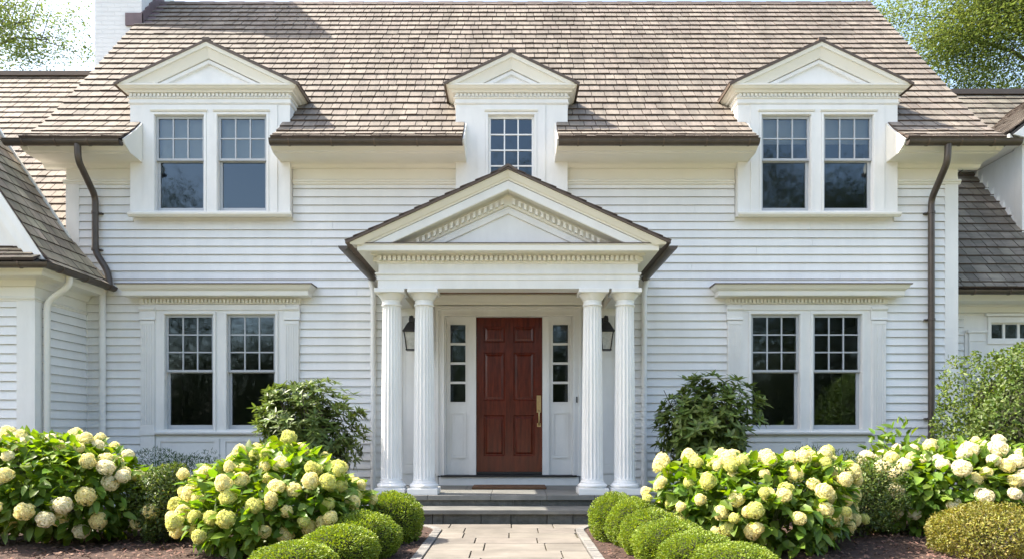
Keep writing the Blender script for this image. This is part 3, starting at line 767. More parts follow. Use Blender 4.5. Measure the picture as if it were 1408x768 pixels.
MB().cornice(PX-1.52, PX+1.52, -1.42, -.023, [(0,3.085),(.20,3.088),(.205,3.095),(.205,3.155),(.215,3.16),(.215,3.166),(0,3.166)]).build('cornice', M['cream'], PO)
MB().box(PX-1.70, PX+1.70, -1.64, -1.425, 3.1665, 3.178).build('pediment_flashing', M['bronze_edge'], PO)
zbp = 3.1785; zap = 4.005; hp = 1.775; mp_ = (zap-3.19)/hp
MB().prism([(PX-1.72,zbp),(PX+1.72,zbp),(PX,zap-.06)], -1.42, -.03).build('tympanum', M['trim'], PO)
t = MB(); raking(t, PX, hp, zap, mp_, -1.42, [(0,-.44),(.022,-.435),(.026,-.385),(.012,-.375),(.012,-.355),(0,-.35)], zbp)
t.build('panel_moulding', M['trim'], PO)
t = MB(); raking(t, PX, hp, zap, mp_, -1.42, [(0,-.352),(.03,-.345),(.035,-.335),(.035,-.235),(.08,-.225),(0,-.22)], zbp)
n = 21
for sg in (-1, 1):
    for i in range(n):
        xx = .05+i*.0655; zt_ = zap-.250
        if zt_-.07-mp_*(xx+.03) < zbp: continue
        a, b = xx, xx+.034
        P = [(PX+sg*a, zt_-.068-mp_*a), (PX+sg*b, zt_-.068-mp_*b), (PX+sg*b, zt_-mp_*b), (PX+sg*a, zt_-mp_*a)]
        t.prism(P, -1.495, -1.456)
t.build('raking_dentils', M['cream'], PO)
t = MB(); raking(t, PX, hp, zap, mp_, -1.42, [(0,-.218),(.195,-.215),(.20,-.205),(.20,-.115),(0,-.11)], zbp); t.build('raking_corona', M['trim'], PO)
t = MB(); raking(t, PX, hp+.02, zap, mp_, -1.42, [(0,-.109),(.205,-.108),(.212,-.09),(.228,-.08),(.262,-.03),(.265,-.012),(0,-.012)], zbp-.03); t.build('raking_crown', M['cream'], PO)
# roof of the portico
t = MB(); hr = 1.84; y0 = -1.715
for sg in (-1, 1):
    zb = zap-mp_*hr; a = [(PX,y0,zap-.011),(PX+sg*hr,y0,zb-.011),(PX+sg*hr,-.025,zb-.011),(PX,-.025,zap-.011)]
    t.add(a+[(p[0],p[1],p[2]+.02) for p in a], [(0,1,2,3),(4,5,6,7),(0,1,5,4),(1,2,6,5),(2,3,7,6)])
t.build('roof_edge', M['bronze_edge'], PO)
t = MB()
for sg in (-1, 1):
    shingles(t, (PX+sg*hr, y0-.005, 0), (0,1,0), [(0, zap-mp_*hr+.012),(hr-.02, zap+.012-mp_*.02)], lambda h, z: [(0, 1.69)], slopeu=(-sg,0,0), thick=.018, expo=.19)
t.build('cedar_shingles', M['shingle'], PO)
t = MB()
for i in range(8):
    a = y0-.01+i*.21; e = .004*(i % 2); b = min(a+.21, -.03)
    t.prism([(PX-.11,zap-.02+e),(PX,zap+.045+e),(PX+.11,zap-.02+e),(PX+.10,zap-.045+e),(PX,zap+.015+e),(PX-.10,zap-.045+e)], a, b)
t.build('ridge_cap', M['bronze_edge'], PO)
# side gutters
for sg in (-1, 1):
    gx, gz, r = PX+sg*1.868, 3.122, .052; n = 9
    o2 = [(gx+r*math.cos(a), gz+r*math.sin(a)) for a in [math.pi+math.pi*k/n for k in range(n+1)]]
    i2 = [(gx+(r-.007)*math.cos(a), gz+(r-.007)*math.sin(a)) for a in [2*math.pi-math.pi*k/n for k in range(n+1)]]
    t = MB().prism(o2+i2, -1.71, -.04); t.prism(o2, -1.714, -1.708); t.prism(o2, -.045, -.039)
    t.build('gutter', M['bronze'], PO)
# columns
def column(x):
    y = -1.30; c = MB(); NF = 18; seg = NF*8
    fl = lambda a, z: 1-.095*abs(math.sin(a*NF/2))*(1 if .47 < z < 2.50 else 0)
    prof = [(.128,.452)]+[(.128-.002*0, .469)]
    for i in range(13):
        f = i/12; z = .475+f*(2.49-.475); prof.append((.1275-.021*f**1.6, z))
    prof += [(.1065,2.505)]
    c.lathe(prof, x, y, seg, fl); c.sm = True
    # cannot be shaded flat: smooth with sharp arrises
    s = c.build('column', M['trim'], H, 'fluted white column')
    b = MB().box(x-.178, x+.178, y-.178, y+.178, .291, .362).build('plinth', M['trim'], s, bevel=.004)
    b = MB(); b.lathe([(.165,.363)]+[(.150+.025*math.sin(math.pi*k/10), .363+.055*k/10) for k in range(1, 10)]+[(.150,.418),(.143,.422),(.143,.432),(.134,.438),(.130,.452)], x, y, 48); b.build('base', M['trim'], s, smooth=True)
    b = MB(); b.lathe([(.106,2.505),(.116,2.51),(.120,2.52),(.116,2.53),(.108,2.533),(.108,2.575),(.116,2.58),(.122,2.587),(.130,2.60),(.146,2.625),(.158,2.642),(.160,2.648)], x, y, 48); b.build('capital', M['trim'], s, smooth=True)
    MB().box(x-.175, x+.175, y-.175, y+.175, 2.649, 2.699).build('abacus', M['trim'], s, bevel=.004)
for q in (-1.385, -1.0, 1.0, 1.385): column(PX+q)

# ------------------------------------------------------------------ left gable wing
WF = -1.05; WXR = -5.85; WL = -11.0; ms = 1.526; ue = 5.44; ze = 3.0
part(plate(MB(), WL, WXR-.002, -.1, 2.80, WF+.002, WF+.12, []), 'wing_wall', 'trim', 'front wall of the gabled side wing')
t = siding(MB(), -.05, 2.62, lambda z: [(WL, WXR-.20)], lambda u, d, z: (u, WF+d, z))
part(t, 'clapboard_siding', 'siding', 'siding of the gabled side wing')
t = siding(MB(), -.05, 2.62, lambda z: [(WF+.02, -.03)], lambda u, d, z: (WXR-d, u, z), expo=.1128)
part(t, 'clapboard_siding', 'siding', 'side of the gabled wing')
part(MB().box(WXR-.12, WXR-.003, WF+.13, -.0, -.1, 2.95), 'wing_wall', 'trim', 'side wall of the gabled wing')
part(MB().box(WXR-.20, WXR-.001, WF-.025, WF+.001, -.05, 2.62).box(WXR, WXR+.024, WF-.025, WF+.11, -.05, 2.62).box(WXR, WXR+.024, -.03, -.006, -.05, 2.62), 'corner_board', 'trim')
pr = [(0,2.62),(.02,2.625),(.02,2.64),(.035,2.65),(.035,2.665),(.012,2.68),(.012,2.80),(0,2.80)]
part(MB().cornice(WL, WXR, WF, -.03, pr), 'frieze_board', 'cream')
# eaves box round the corner
part(MB().cornice(WL, WXR, WF, -.03, [(0,2.79),(.04,2.80),(.08,2.86),(.12,2.875),(.27,2.88),(.29,2.92),(.33,2.97),(.33,2.985),(0,2.985)]), 'eaves_cornice', 'cream')
# gutters: front and side in one bent run
def gutter_run(path, r=.058, name='gutter', brk=.5):
    """half-round trough along a horizontal polyline, mitred"""
    P = [Vector(p) for p in path]; n = 8; rings = []
    angs = [math.pi+math.pi*k/n for k in range(n+1)]
    prof = [(r*math.cos(a), r*math.sin(a)) for a in angs]+[((r-.007)*math.cos(a), (r-.007)*math.sin(a)) for a in angs[::-1]]
    for i, p in enumerate(P):
        d0 = (P[i]-P[i-1]).normalized() if i else (P[1]-P[0]).normalized(); d1 = (P[i+1]-P[i]).normalized() if i < len(P)-1 else d0
        n0 = Vector((d0.y, -d0.x, 0)); n1 = Vector((d1.y, -d1.x, 0)); nn = (n0+n1); nn = nn/nn.dot(n0)
        rings.append([p+nn*a+Vector((0,0,b)) for a, b in prof])
    t = MB().sweep(rings); g = t.build(name, M['bronze'], H, smooth=True)
    b = MB()
    for i in range(len(P)-1):
        L = (P[i+1]-P[i]).length; d = (P[i+1]-P[i])/L; nn = Vector((d.y,-d.x,0)); s = brk*.5
        while s < L-.05:
            c0 = P[i]+d*s
            rg = []
            for k in (-.008, .008):
                rg.append([c0+d*k+nn*((r+.007)*math.cos(a))+Vector((0,0,(r+.007)*math.sin(a))) for a in [math.pi*.97+math.pi*1.06*q/10 for q in range(11)]]+
                          [c0+d*k+nn*((r+.001)*math.cos(a))+Vector((0,0,(r+.001)*math.sin(a))) for a in [math.pi*2.03-math.pi*1.06*q/10 for q in range(11)]])
            MB().sweep(rg).build('gutter_bracket', M['bronze_edge'], g); s += brk
    return g
gutter_run([(WL, -1.43, 2.995), (-5.46, -1.43, 2.995), (-5.46, -.03, 2.995)])
# main slope of the wing, facing the house wall
yf_, yr_ = -1.30, -.36
def wspan(h, z):
    # lower part runs to the house wall, the rest stops at the free rear rake
    return [(0, 1.30-.36*min(1, h/.46))]
t = shingles(MB(), (-ue-.02, yf_-.02, 0), (0,1,0), [(0, ze+.0),(.12, ze+.12),(3.0, ze+.12+2.88*ms)], wspan, slopeu=(-1,0,0), expo=.175, thick=.022)
part(t, 'cedar_shingles', 'shingle_moss', 'weathered shingles of the side gable')
zr = ze+.12+2.88*ms
t = MB()
t.prism([(-ue-.02,ze-.01),(-ue-.14,ze+.11),(-8.46,zr-.01),(-11.48,ze-.01),(-11.3,ze-.12),(-8.46,zr-.18),(-ue-.25,ze-.02)], yf_+.06, yr_)
part(t, 'wing_roof_deck', 'deck')
t = MB(); t.sweep([[(-ue-.03,yr_+.001,ze-.01),(-ue-.14,yr_+.001,ze+.10),(-5.84,yr_+.001,ze+.42),(-5.84,yr_+.001,ze-.01)],[(-ue-.03,-.03,ze-.01),(-ue-.04,-.03,ze+.0),(-ue-.05,-.03,ze+.01),(-ue-.06,-.03,ze-.01)]]); part(t, 'wing_roof_deck', 'deck')
# rear rake: pale edge and a closing wall
t = MB(); t.prism([(-5.86,ze+.60),(-8.46,zr+.07),(-8.46,zr-.08),(-5.86,ze+.45)], yr_+.002, yr_+.04); part(t, 'rake_board', 'cream')
t = MB(); t.prism([(-5.96,ze+.2),(-8.46,zr-.25),(-10.9,ze+.2),(-10.9,2.99),(-5.96,2.99)], yr_-.06, yr_-.02); part(t, 'gable_wall', 'siding')
part(MB().box(-11.48,-8.46,yf_,yr_,3.0,3.001), 'wing_roof_deck', 'deck')
t = shingles(MB(), (-11.48, yf_, 0), (0,1,0), [(0, ze),(3.02, zr)], lambda h, z: [(0,.94)], slopeu=(1,0,0), expo=.2); part(t, 'cedar_shingles', 'shingle_moss')
# front gable triangle with broad white rake boards
t = MB(); t.prism([(-5.72,3.10),(-8.46,zr-.2),(-11.2,3.10)], WF-.02, WF+.02); part(t, 'gable_wall', 'trim')
t = MB()
for o, (a, b) in enumerate([((.02,.17),(-.055)), ((.17,.36),(-.03)), ((.36,.50),(-.012))]):
    y1 = yf_-.005 if o == 0 else (yf_+.03 if o == 1 else WF-.10)
    lo, hi = a
    def off(k): return [(-ue-.10-k*.62, ze+.07-0*k), (-8.46, zr-.03-k*1.82)]
    (xa, za_), (xb, zb_) = off(lo); (xc_, zc_), (xd, zd) = off(hi)
    t.prism([(xa, za_), (xb, zb_), (xd, zd), (xc_, zc_)], y1, WF+.015)
    t.prism([(-16.92-xa, za_), (-16.92-xb, zb_), (-16.92-xd, zd), (-16.92-xc_, zc_)], y1, WF+.015)
part(t, 'rake_board', 'trim')
# pent roof below the gable
t = shingles(MB(), (0, -1.42, 0), (1,0,0), [(0, 3.03),(.34, 3.26)], lambda h, z: [(WL, -5.60-h*.9)], slopeu=(0,1,0), expo=.13, wr=(.16,.26), first_double=False)
part(t, 'cedar_shingles', 'shingle_moss', 'pent roof shingles')
part(MB().prism([(-1.40,3.02),(-1.08,3.24),(-1.08,3.0),(-1.38,2.99)], WL, -5.62, 'x'), 'wing_roof_deck', 'deck')
# ------------------------------------------------------------------ rear side wing roof beyond (left)
t = shingles(MB(), (0,-.33,0), (1,0,0), [(0,3.23),(3.73,7.62)], lambda h, z: [(-13.0,-6.13)], slopeu=(0,1,0))
part(t, 'cedar_shingles', 'shingle', 'shingles of the lower rear roof')
part(MB().prism([(-.3,3.22),(3.4,7.60),(7.0,3.4),(7.0,3.2),(3.4,7.4),(0,3.22)], -13.0, -6.13, 'x'), 'rear_roof_deck', 'deck')
part(MB().box(-13.0,-6.13,3.28,3.52,7.58,7.66), 'ridge_cap', 'bronze_edge')
part(MB().box(-12.8,-6.13,.0,.1,-.1,3.5).box(-12.8,-12.7,.1,6.9,-.1,3.4).box(-12.8,-6.13,6.9,7.0,-.1,3.4), 'wing_wall', 'trim')

# ------------------------------------------------------------------ right wing
RW = .62
t = shingles(MB(), (0,.13,0), (1,0,0), [(0,3.02),(3.98,7.62)], lambda h, z: [(6.14, 14.0)] if h < .95 or h > 2.4 else interval_minus(6.14, 14.0, [(7.85,10.8)]), slopeu=(0,1,0), expo=.205)
old = part(t, 'cedar_shingles', 'shingle_old', 'shaded shingles of the low side roof')
part(MB().prism([(.16,3.0),(4.1,7.59),(8.0,3.1),(8.0,2.95),(4.1,7.4),(.35,3.0)], 6.14, 14.0, 'x'), 'wing_roof_deck', 'deck')
part(MB().box(6.14,14.0,4.0,4.25,7.58,7.68), 'ridge_cap', 'bronze_edge')
gutter_run([(6.16,.11,2.985),(14.0,.11,2.985)])
rhole = [(zx(1362,0,RW)[0], zx(1362,0,RW)[0]+1.45, zx(0,466,RW)[1], zx(0,443,RW)[1])]
part(plate(MB(), 6.14, 14.0, -.1, 3.0, RW, RW+.14, rhole), 'wing_wall', 'trim', 'wall of the low side wing')
wz = zx(1330,0,RW)[0]
t = siding(MB(), -.05, zx(0,433,RW)[1], lambda z: [(6.14, wz-.06)], lambda u, d, z: (u, RW+d, z)); part(t, 'clapboard_siding', 'siding')
part(MB().prism([(RW-.001,2.74),(RW-.05,2.76),(RW-.08,2.83),(RW-.12,2.86),(RW-.36,2.87),(RW-.42,2.93),(RW-.46,2.99),(RW-.001,2.99)], 6.14, 14, 'x'), 'eaves_cornice', 'cream')
part(MB().box(6.14,14,RW-.012,RW-.001,zx(0,433,RW)[1],2.74), 'frieze_board', 'cream')
t = MB().box(wz, wz+.22, RW-.05, RW-.001, -.05, 2.46).box(wz-.03, wz+.25, RW-.07, RW-.0125, 2.462, 2.50).box(wz-.015, wz+.235, RW-.06, RW-.051, 2.34, 2.36).box(wz-.05,wz-.001,RW-.025,RW-.001,-.05,2.46)
part(t, 'pilaster', 'trim')
a, b, c, d = rhole[0]
t = plate(MB(), a-.05, b+.05, c-.07, d+.08, RW-.02, RW-.0, [(a, b, c, d)]); t.box(a-.09,b+.09,RW-.05,RW-.021,d+.09,d+.13); t.box(a, b, RW, RW+.12, d-.001, d+.01)
w = part(t, 'window', 'trim', 'low transom window of the side wing')
t = plate(MB(), a, b, c, d, RW+.03, RW+.06, [(a+.02+i*.215, a+.2+i*.215, c+.02, d-.02) for i in range(6)]); t.build('sash', M['trim'], w)
MB().add([(a,RW+.045,c),(b,RW+.045,c),(b,RW+.045,d),(a,RW+.045,d)], [(0,1,2,3)]).build('pane', M['glass'], w)
part(MB().box(6.2,14,2.5,2.6,-.1,2.9), 'partition', 'room')
# cross gable on the low wing: cheek, corner, left-facing slope
cxk = 7.76; yk = 1.02
def cheekspan(z):
    y0 = .13+(z-3.02)/1.156
    return [(yk+.14, 3.6)] if z < 5.4 else []
zb_ = 3.02+(yk-.13)*1.156
part(MB().prism([(yk+.0,zb_-.05),(yk+.0,5.36),(3.6,5.36),(3.6,3.4)], cxk+.012, cxk+.1, 'x'), 'cheek', 'siding', 'clapboarded side of the far cross gable')
t = MB(); siding(t, 3.9, 5.36, lambda z: [(max(yk+.145, .10+(z-.05-3.02)/1.156), .13+(z+.3-3.02)/1.156+2)], lambda u, d, z: (cxk+.008+d, u, z), expo=.15, proud=.05)
part(t, 'clapboard_siding', 'siding')
part(MB().box(cxk-.02,cxk+.16,yk-.03,yk-.001,3.95,5.36).box(cxk-.022,cxk+.011,yk-.0,yk+.14,3.95,5.36).box(cxk+.161,11.2,yk-.0,yk+.03,3.9,5.6), 'corner_board', 'trim')
gx0 = 7.42; gm = .78; gtop = 5.47
part(MB().prism([(cxk-.03,5.36),(gx0,5.36),(gx0-.01,gtop-.02),(gx0+.05,gtop),(cxk+.2,gtop+.2),(cxk+.2,5.4)], yk-.22, 4.4), 'eaves_cornice', 'trim')
t = shingles(MB(), (gx0-.02, yk-.26, 0), (0,1,0), [(0,gtop),(2.0,gtop+2.0*gm)], lambda h, z: [(0, max(.3, .13+(z+.1-3.02)/1.156-(yk-.26)))], slopeu=(1,0,0), expo=.16, thick=.02)
part(t, 'cedar_shingles', 'shingle', 'slope of the far cross gable')
part(MB().prism([(gx0,gtop-.02),(9.4,gtop+1.97*gm-.01),(11.4,gtop-.02),(11.2,gtop-.14),(9.4,gtop+1.97*gm-.16),(gx0+.08,gtop-.12)], yk-.24, 4.2), 'wing_roof_deck', 'deck')
part(MB().prism([(gx0+.02,gtop-.05),(9.4,gtop+1.97*gm-.05),(9.4,gtop+1.97*gm-.30),(gx0+.3,gtop-.12)], yk-.27, yk-.241), 'rake_board', 'trim')
part(MB().prism([(cxk+.1,5.3),(11.0,5.3),(9.4,gtop+1.9*gm-.2)], yk-.02, yk-.005), 'tympanum', 'trim')

# ------------------------------------------------------------------ downspouts
def spout(pts, m, r=.042, straps=(), label=None):
    o = MB().tube(smooth_path(pts, 5), r, 14).build('downspout', M[m], H, label)
    for p in straps:
        x, y, z, tow = p
        b = MB(); b.lathe([(r+.001,z-.014),(r+.007,z-.014),(r+.007,z+.014),(r+.001,z+.014)], x, y, 16); b.box(x-r-.03, x+r+.03, y+r*.6, tow, z-.01, z+.01); b.build('bracket', M[m], o, smooth=False)
    return o
spout([(-5.60,-.60,4.72),(-5.60,-.59,4.52),(-5.68,-.085,4.22),(-5.68,-.085,3.47),(-5.50,-.10,3.20),(-5.46,-.12,2.99)], 'bronze', straps=[(-5.68,-.085,4.0,-.01),(-5.68,-.085,3.5,-.01)], label='dark bronze downspout ending in the low gutter')
spout([(5.62,-.60,4.72),(5.62,-.59,4.50),(5.715,-.085,4.18),(5.715,-.085,.02)], 'bronze', straps=[(5.715,-.085,4.0,-.01),(5.715,-.085,2.55,-.01),(5.715,-.085,1.2,-.01)], label='full height dark bronze downspout')
spout([(-5.50,-.92,2.95),(-5.50,-.92,2.84),(-5.76,-.95,2.63),(-5.76,-.95,.0)], 'cream', .038)
spout([(-5.59,-.07,2.93),(-5.59,-.07,.0)], 'trim', .042)
for sg in (-1, 1): spout([(PX+sg*1.885,-.065,3.08),(PX+sg*1.85,-.065,2.95),(PX+sg*1.85,-.065,.0)], 'trim', .036)

# ------------------------------------------------------------------ wall lanterns
def lantern(x, label):
    z1 = 2.60; y = -.20
    L = empty('wall_lantern', (x, -.037, z1-.25), label, 'lantern', 'lanterns beside the front door')
    MB().box(x-.045, x+.045, -.048, -.037, z1-.28, z1-.02).build('back_plate', M['dark'], L, bevel=.004)
    MB().tube(smooth_path([(x,-.045,z1-.08),(x,-.10,z1-.02),(x,y,z1-.01),(x,y,z1-.13)]), .011).build('arm', M['dark'], L)
    t = MB(); f = lambda h, z: [(x-h,y-h,z),(x+h,y-h,z),(x+h,y+h,z),(x-h,y+h,z)]
    t.sweep([f(.022,z1-.02),f(.030,z1-.06),f(.030,z1-.10),f(.045,z1-.115)]); t.sweep([f(.042,z1-.116),f(.05,z1-.125),f(.095,z1-.215),f(.105,z1-.225),f(.105,z1-.24),f(.09,z1-.241)])
    t.build('lantern_cap', M['dark'], L)
    t = MB(); top, bot = .085, .055; zt, zb = z1-.242, z1-.475
    for sx_ in (-1, 1):
        for sy in (-1, 1):
            t.sweep([[(x+sx_*top+a, y+sy*top+b, zt) for a, b in ((-.007,-.007),(.007,-.007),(.007,.007),(-.007,.007))], [(x+sx_*bot+a, y+sy*bot+b, zb) for a, b in ((-.007,-.007),(.007,-.007),(.007,.007),(-.007,.007))]])
    t.sweep([f(bot+.012,zb-.012), f(bot+.012,zb+.004)]); t.build('lantern_frame', M['dark'], L)
    t = MB(); t.sweep([f(top-.004,zt-.001), f(bot-.004,zb+.005)], caps=False); t.build('lantern_glass', M['lantern_glass'], L)
lantern(PX-1.31, 'black lantern half hidden by the fluted column, on the panel nearest the chimney')
lantern(PX+1.31, 'black lantern on the panel beside the doorbell, half hidden by a column')

# ================================================================== PLANTS
def leaves_mesh(name, C, D, N, Ln, Wd, fold=.25, shape=0, droop=.0):
    """C base points, D axis directions, N normals (arrays); leaf blades as folded polygons"""
    n = len(C); D = D/np.linalg.norm(D, axis=1, keepdims=True)
    S_ = np.cross(D, N); S_ /= np.linalg.norm(S_, axis=1, keepdims=True)+1e-9; N2 = np.cross(S_, D)
    Ln = Ln[:,None]; Wd = Wd[:,None]
    up = N2*Wd*fold
    if shape == 0:
        V = np.stack([C, C+D*Ln*.45+S_*Wd*.5+up, C+D*Ln-N2*Ln*droop, C+D*Ln*.45-S_*Wd*.5+up], 1).reshape(-1, 3); k = 4; F = [(0,1,2),(0,2,3)]
    else:
        V = np.stack([C, C+D*Ln*.28+S_*Wd*.46+up, C+D*Ln*.68+S_*Wd*.36+up*.8-N2*Ln*droop*.5, C+D*Ln-N2*Ln*droop, C+D*Ln*.68-S_*Wd*.36+up*.8-N2*Ln*droop*.5, C+D*Ln*.28-S_*Wd*.46+up, C+D*Ln*.5-N2*Ln*droop*.2], 1).reshape(-1, 3); k = 7
        F = [(0,1,2,6),(6,2,3),(6,3,4),(0,6,4,5)]
    b = np.arange(n)[:,None]*k
    loops = []; starts = []; tot = []
    idx = np.concatenate([b+np.array(f)[None] for f in F], 1)      # n x sum
    sizes = np.array([len(f) for f in F])
    me = bpy.data.meshes.new(name); me.vertices.add(len(V)); me.vertices.foreach_set('co', V.astype(np.float32).ravel())
    me.loops.add(idx.size); me.loops.foreach_set('vertex_index', idx.astype(np.int32).ravel())
    sz = np.tile(sizes, n); stt = np.concatenate([[0], np.cumsum(sz)[:-1]])
    me.polygons.add(len(sz)); me.polygons.foreach_set('loop_start', stt.astype(np.int32))
    me.update(calc_edges=True); me.validate()
    return me
def rdir(n, rng): v = rng.normal(size=(n, 3)); return v/np.linalg.norm(v, axis=1, keepdims=True)
def lump(d, seed, amp=.12, f=3.0):   # bumpy radius factor for unit directions
    r = np.random.default_rng(seed); out = np.zeros(len(d))
    for _ in range(7):
        a = r.normal(size=3)*f; out += np.sin(d@a+r.uniform(0, 6.28))
    return 1+amp*out/3.2

def mound(n, rad, seed, bottom=-.55, depth=.25, amp=.1, f=3):
    """points in the outer shell of a lumpy dome; returns points and outward directions"""
    rng = np.random.default_rng(seed); d = rdir(int(n*1.9), rng); d = d[d[:,2] > bottom][:n]
    r = lump(d, seed, amp, f)*(1-depth*rng.random(len(d))**1.6)
    return d*r[:,None]*np.array(rad), d

# --- clipped boxwood
def box_mesh(seed, rad=(.28,.28,.30)):
    rng = np.random.default_rng(seed); P, d = mound(12500, rad, seed, -.75, .26, .06, 7)
    D = d*.9+rdir(len(d), rng)*.75+np.array([0,0,.25]); N = rdir(len(d), rng)
    return leaves_mesh('foliage', P, D, N, rng.uniform(.014,.026,len(d)), rng.uniform(.010,.016,len(d)))
def core_mesh(rad, seed, k=.84, amp=.08):
    mb = MB(); nu, nv = 24, 14; rings = []
    for j in range(nv+1):
        th = math.pi*(.02+.96*j/nv); dd = np.array([[math.sin(th)*math.cos(2*math.pi*i/nu), math.sin(th)*math.sin(2*math.pi*i/nu), math.cos(th)] for i in range(nu)])
        rr_ = lump(dd, seed, amp, 3)*k; rings.append([tuple(p) for p in dd*rr_[:,None]*np.array(rad)])
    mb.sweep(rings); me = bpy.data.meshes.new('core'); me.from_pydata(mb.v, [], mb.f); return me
def plant_root(name, loc, label, cat, group=None): return empty(name, loc, label, cat, group)
def child(root, name, me, m, loc=(0,0,0), scale=(1,1,1), rot=0, label=None):
    o = bpy.data.objects.new(name, me); COL.objects.link(o)
    if not me.materials: me.materials.append(m)
    o.parent = root; o.location = loc; o.scale = scale; o.rotation_euler = (0,0,rot)
    if label: o['label'] = label
    return o
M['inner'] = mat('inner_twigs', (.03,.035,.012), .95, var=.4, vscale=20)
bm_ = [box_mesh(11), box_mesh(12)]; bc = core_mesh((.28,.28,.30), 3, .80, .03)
def boxwood(x, y, r, h, label, i):
    b = plant_root('boxwood', (x, y, 0), label, 'shrub', 'clipped boxwood mounds along the path')
    s = (r/.28, r/.28*1.0, (h*.57)/.30)
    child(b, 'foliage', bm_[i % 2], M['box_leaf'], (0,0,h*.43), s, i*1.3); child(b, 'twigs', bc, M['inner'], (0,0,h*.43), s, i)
BX = [(-1.10,-3.10,.27,.47,'clipped boxwood mound nearest the steps on the lantern-chimney side of the path'),
      (-1.20,-3.90,.29,.38,'second clipped boxwood from the steps, before the big cream hydrangea'),
      (-1.29,-4.40,.29,.34,'third clipped boxwood from the steps, before the big cream hydrangea'),
      (-1.48,-4.85,.30,.29,'lowest clipped boxwood at the picture corner of the big cream hydrangea'),
      (.98,-3.0,.25,.45,'clipped boxwood mound nearest the steps on the doorbell side of the path'),
      (1.10,-3.32,.25,.43,'second boxwood from the steps on the doorbell side'),
      (1.18,-3.74,.28,.385,'third boxwood from the steps on the doorbell side'),
      (1.24,-4.12,.29,.345,'fourth boxwood from the steps on the doorbell side'),
      (1.36,-4.50,.28,.31,'fifth boxwood from the steps on the doorbell side'),
      (1.52,-4.85,.30,.275,'sixth and lowest boxwood on the doorbell side of the path')]
for i, (x, y, r, h, l) in enumerate(BX): boxwood(x, y, r, h, l, i)

# --- hydrangeas
def head_mesh(seed, conic=.0):
    rng = np.random.default_rng(seed); n = 330; d = rdir(int(n*1.5), rng); d = d[d[:,2] > -.72][:n]
    r = lump(d, seed, .11, 5)*rng.uniform(.95, 1.04, len(d)); 
    P = d*r[:,None]*np.array([.5,.5,.46+.12*conic]); P[:,:2] *= (1-conic*.35*np.clip(P[:,2:3]*1.6, -.3, 1)); 
    mm = []; 
    ax = rdir(len(d), rng); T = np.cross(d, ax); T /= np.linalg.norm(T, axis=1, keepdims=True); B = np.cross(d, T)
    Cs, Ds, Ns = [], [], []
    for k in range(4):
        a = k*math.pi/2; dd = T*math.cos(a)+B*math.sin(a)+d*.35
        Cs.append(P); Ds.append(dd); Ns.append(d+rng.normal(size=d.shape)*.35)
    C = np.concatenate(Cs); n4 = len(C)
    return leaves_mesh('flower_head', C, np.concatenate(Ds), np.concatenate(Ns), rng.uniform(.085,.115,n4), rng.uniform(.085,.11,n4), fold=-.12)
HM = {}
for key, mm_, cone in (('cream','petal',.55), ('white','petal_white',.0), ('green','petal_green',.3)):
    HM[key] = [head_mesh(20+i+len(key)*7, cone*(i+1)/3) for i in range(3)]
    for me in HM[key]: me.materials.append(M[mm_])
HC = core_mesh((.43,.43,.42), 5, 1.0, .03); HC.materials.append(M['petal_core'])
for key in HM:      # core joined into the head mesh so that a head is one part
    for me in HM[key]:
        me.materials.append(M['petal_core'])
        nv = len(me.vertices); import bmesh
        b = bmesh.new(); b.from_mesh(me); n0 = len(b.faces); b.from_mesh(HC); b.faces.ensure_lookup_table()
        for f in b.faces[n0:]: f.material_index = 1
        b.to_mesh(me); b.free()
def hydrangea(loc, rad, zc, seed, nleaf, heads, label, kinds=('cream',), group='hydrangeas in full flower', hs=(.10,.165), leafl=(.08,.15), matl='hyd_leaf', front=.0, lowest=.12):
    rng = np.random.default_rng(seed); root = plant_root('hydrangea', loc, label, 'shrub', group)
    P, d = mound(nleaf, rad, seed, -.8, .42, .17, 2.6); P[:,2] += zc
    k = P[:,2] > .04; P, d = P[k], d[k]; n = len(P)
    D = d*.8+rdir(n, rng)*.75+np.array([0,0,-.05]); N = np.array([0,0,1.0])+d*.55+rdir(n, rng)*.45
    child(root, 'foliage', leaves_mesh('foliage', P, D, N, rng.uniform(*leafl, n), rng.uniform(.055,.095,n), .18, 1, .18), M[matl])
    # stems
    t = MB(); 
    for i in range(34):
        a = rng.uniform(0, 6.28); q = rng.uniform(.3, .85); e = (rad[0]*q*math.cos(a), rad[1]*q*math.sin(a), zc+rad[2]*.75*math.sqrt(1-q*q))
        t.tube([(e[0]*.15, e[1]*.15, 0), (e[0]*.5, e[1]*.5, e[2]*.5), e], [.008,.006,.004], 5)
    t.build('stems', M['stem'], root).location = (0,0,0)
    # flower heads: blue-noise over the camera-facing and top shell
    placed = []; tries = 0
    while len(placed) < heads and tries < 15000:
        tries += 1; v = rng.normal(size=3); v /= np.linalg.norm(v)
        if v[1] > .55 or v[2] < -.62: continue
        p = v*lump(v[None], seed, .17, 2.6)[0]*np.array(rad)*rng.uniform(.93, 1.16); p[2] += zc
        if p[2] < lowest: continue
        s = rng.uniform(*hs)
        if any(np.linalg.norm(p-q[0]) < (s+q[1])*.5*.93 for q in placed): continue
        placed.append((p, s, v))
    for p, s, v in placed:
        kd = kinds[int(rng.integers(len(kinds)))]; me = HM[kd][int(rng.integers(3))]
        o = bpy.data.objects.new('flower_head', me); COL.objects.link(o); o.parent = root; o.location = p.tolist()
        ax = Vector((v[0]*.8, v[1]*.8, max(v[2], 0)+.9)).normalized(); o.rotation_euler = ax.to_track_quat('Z', 'Y').to_euler(); o.scale = (s, s, s*rng.uniform(.88, 1.08))
    return root
hydrangea((-4.42,-2.95,0), (.92,.62,.56), .50, 31, 3000, 78, 'broad hydrangea with round cream heads at the corner by the white curved downspout', ('cream','white','cream'), hs=(.085,.155))
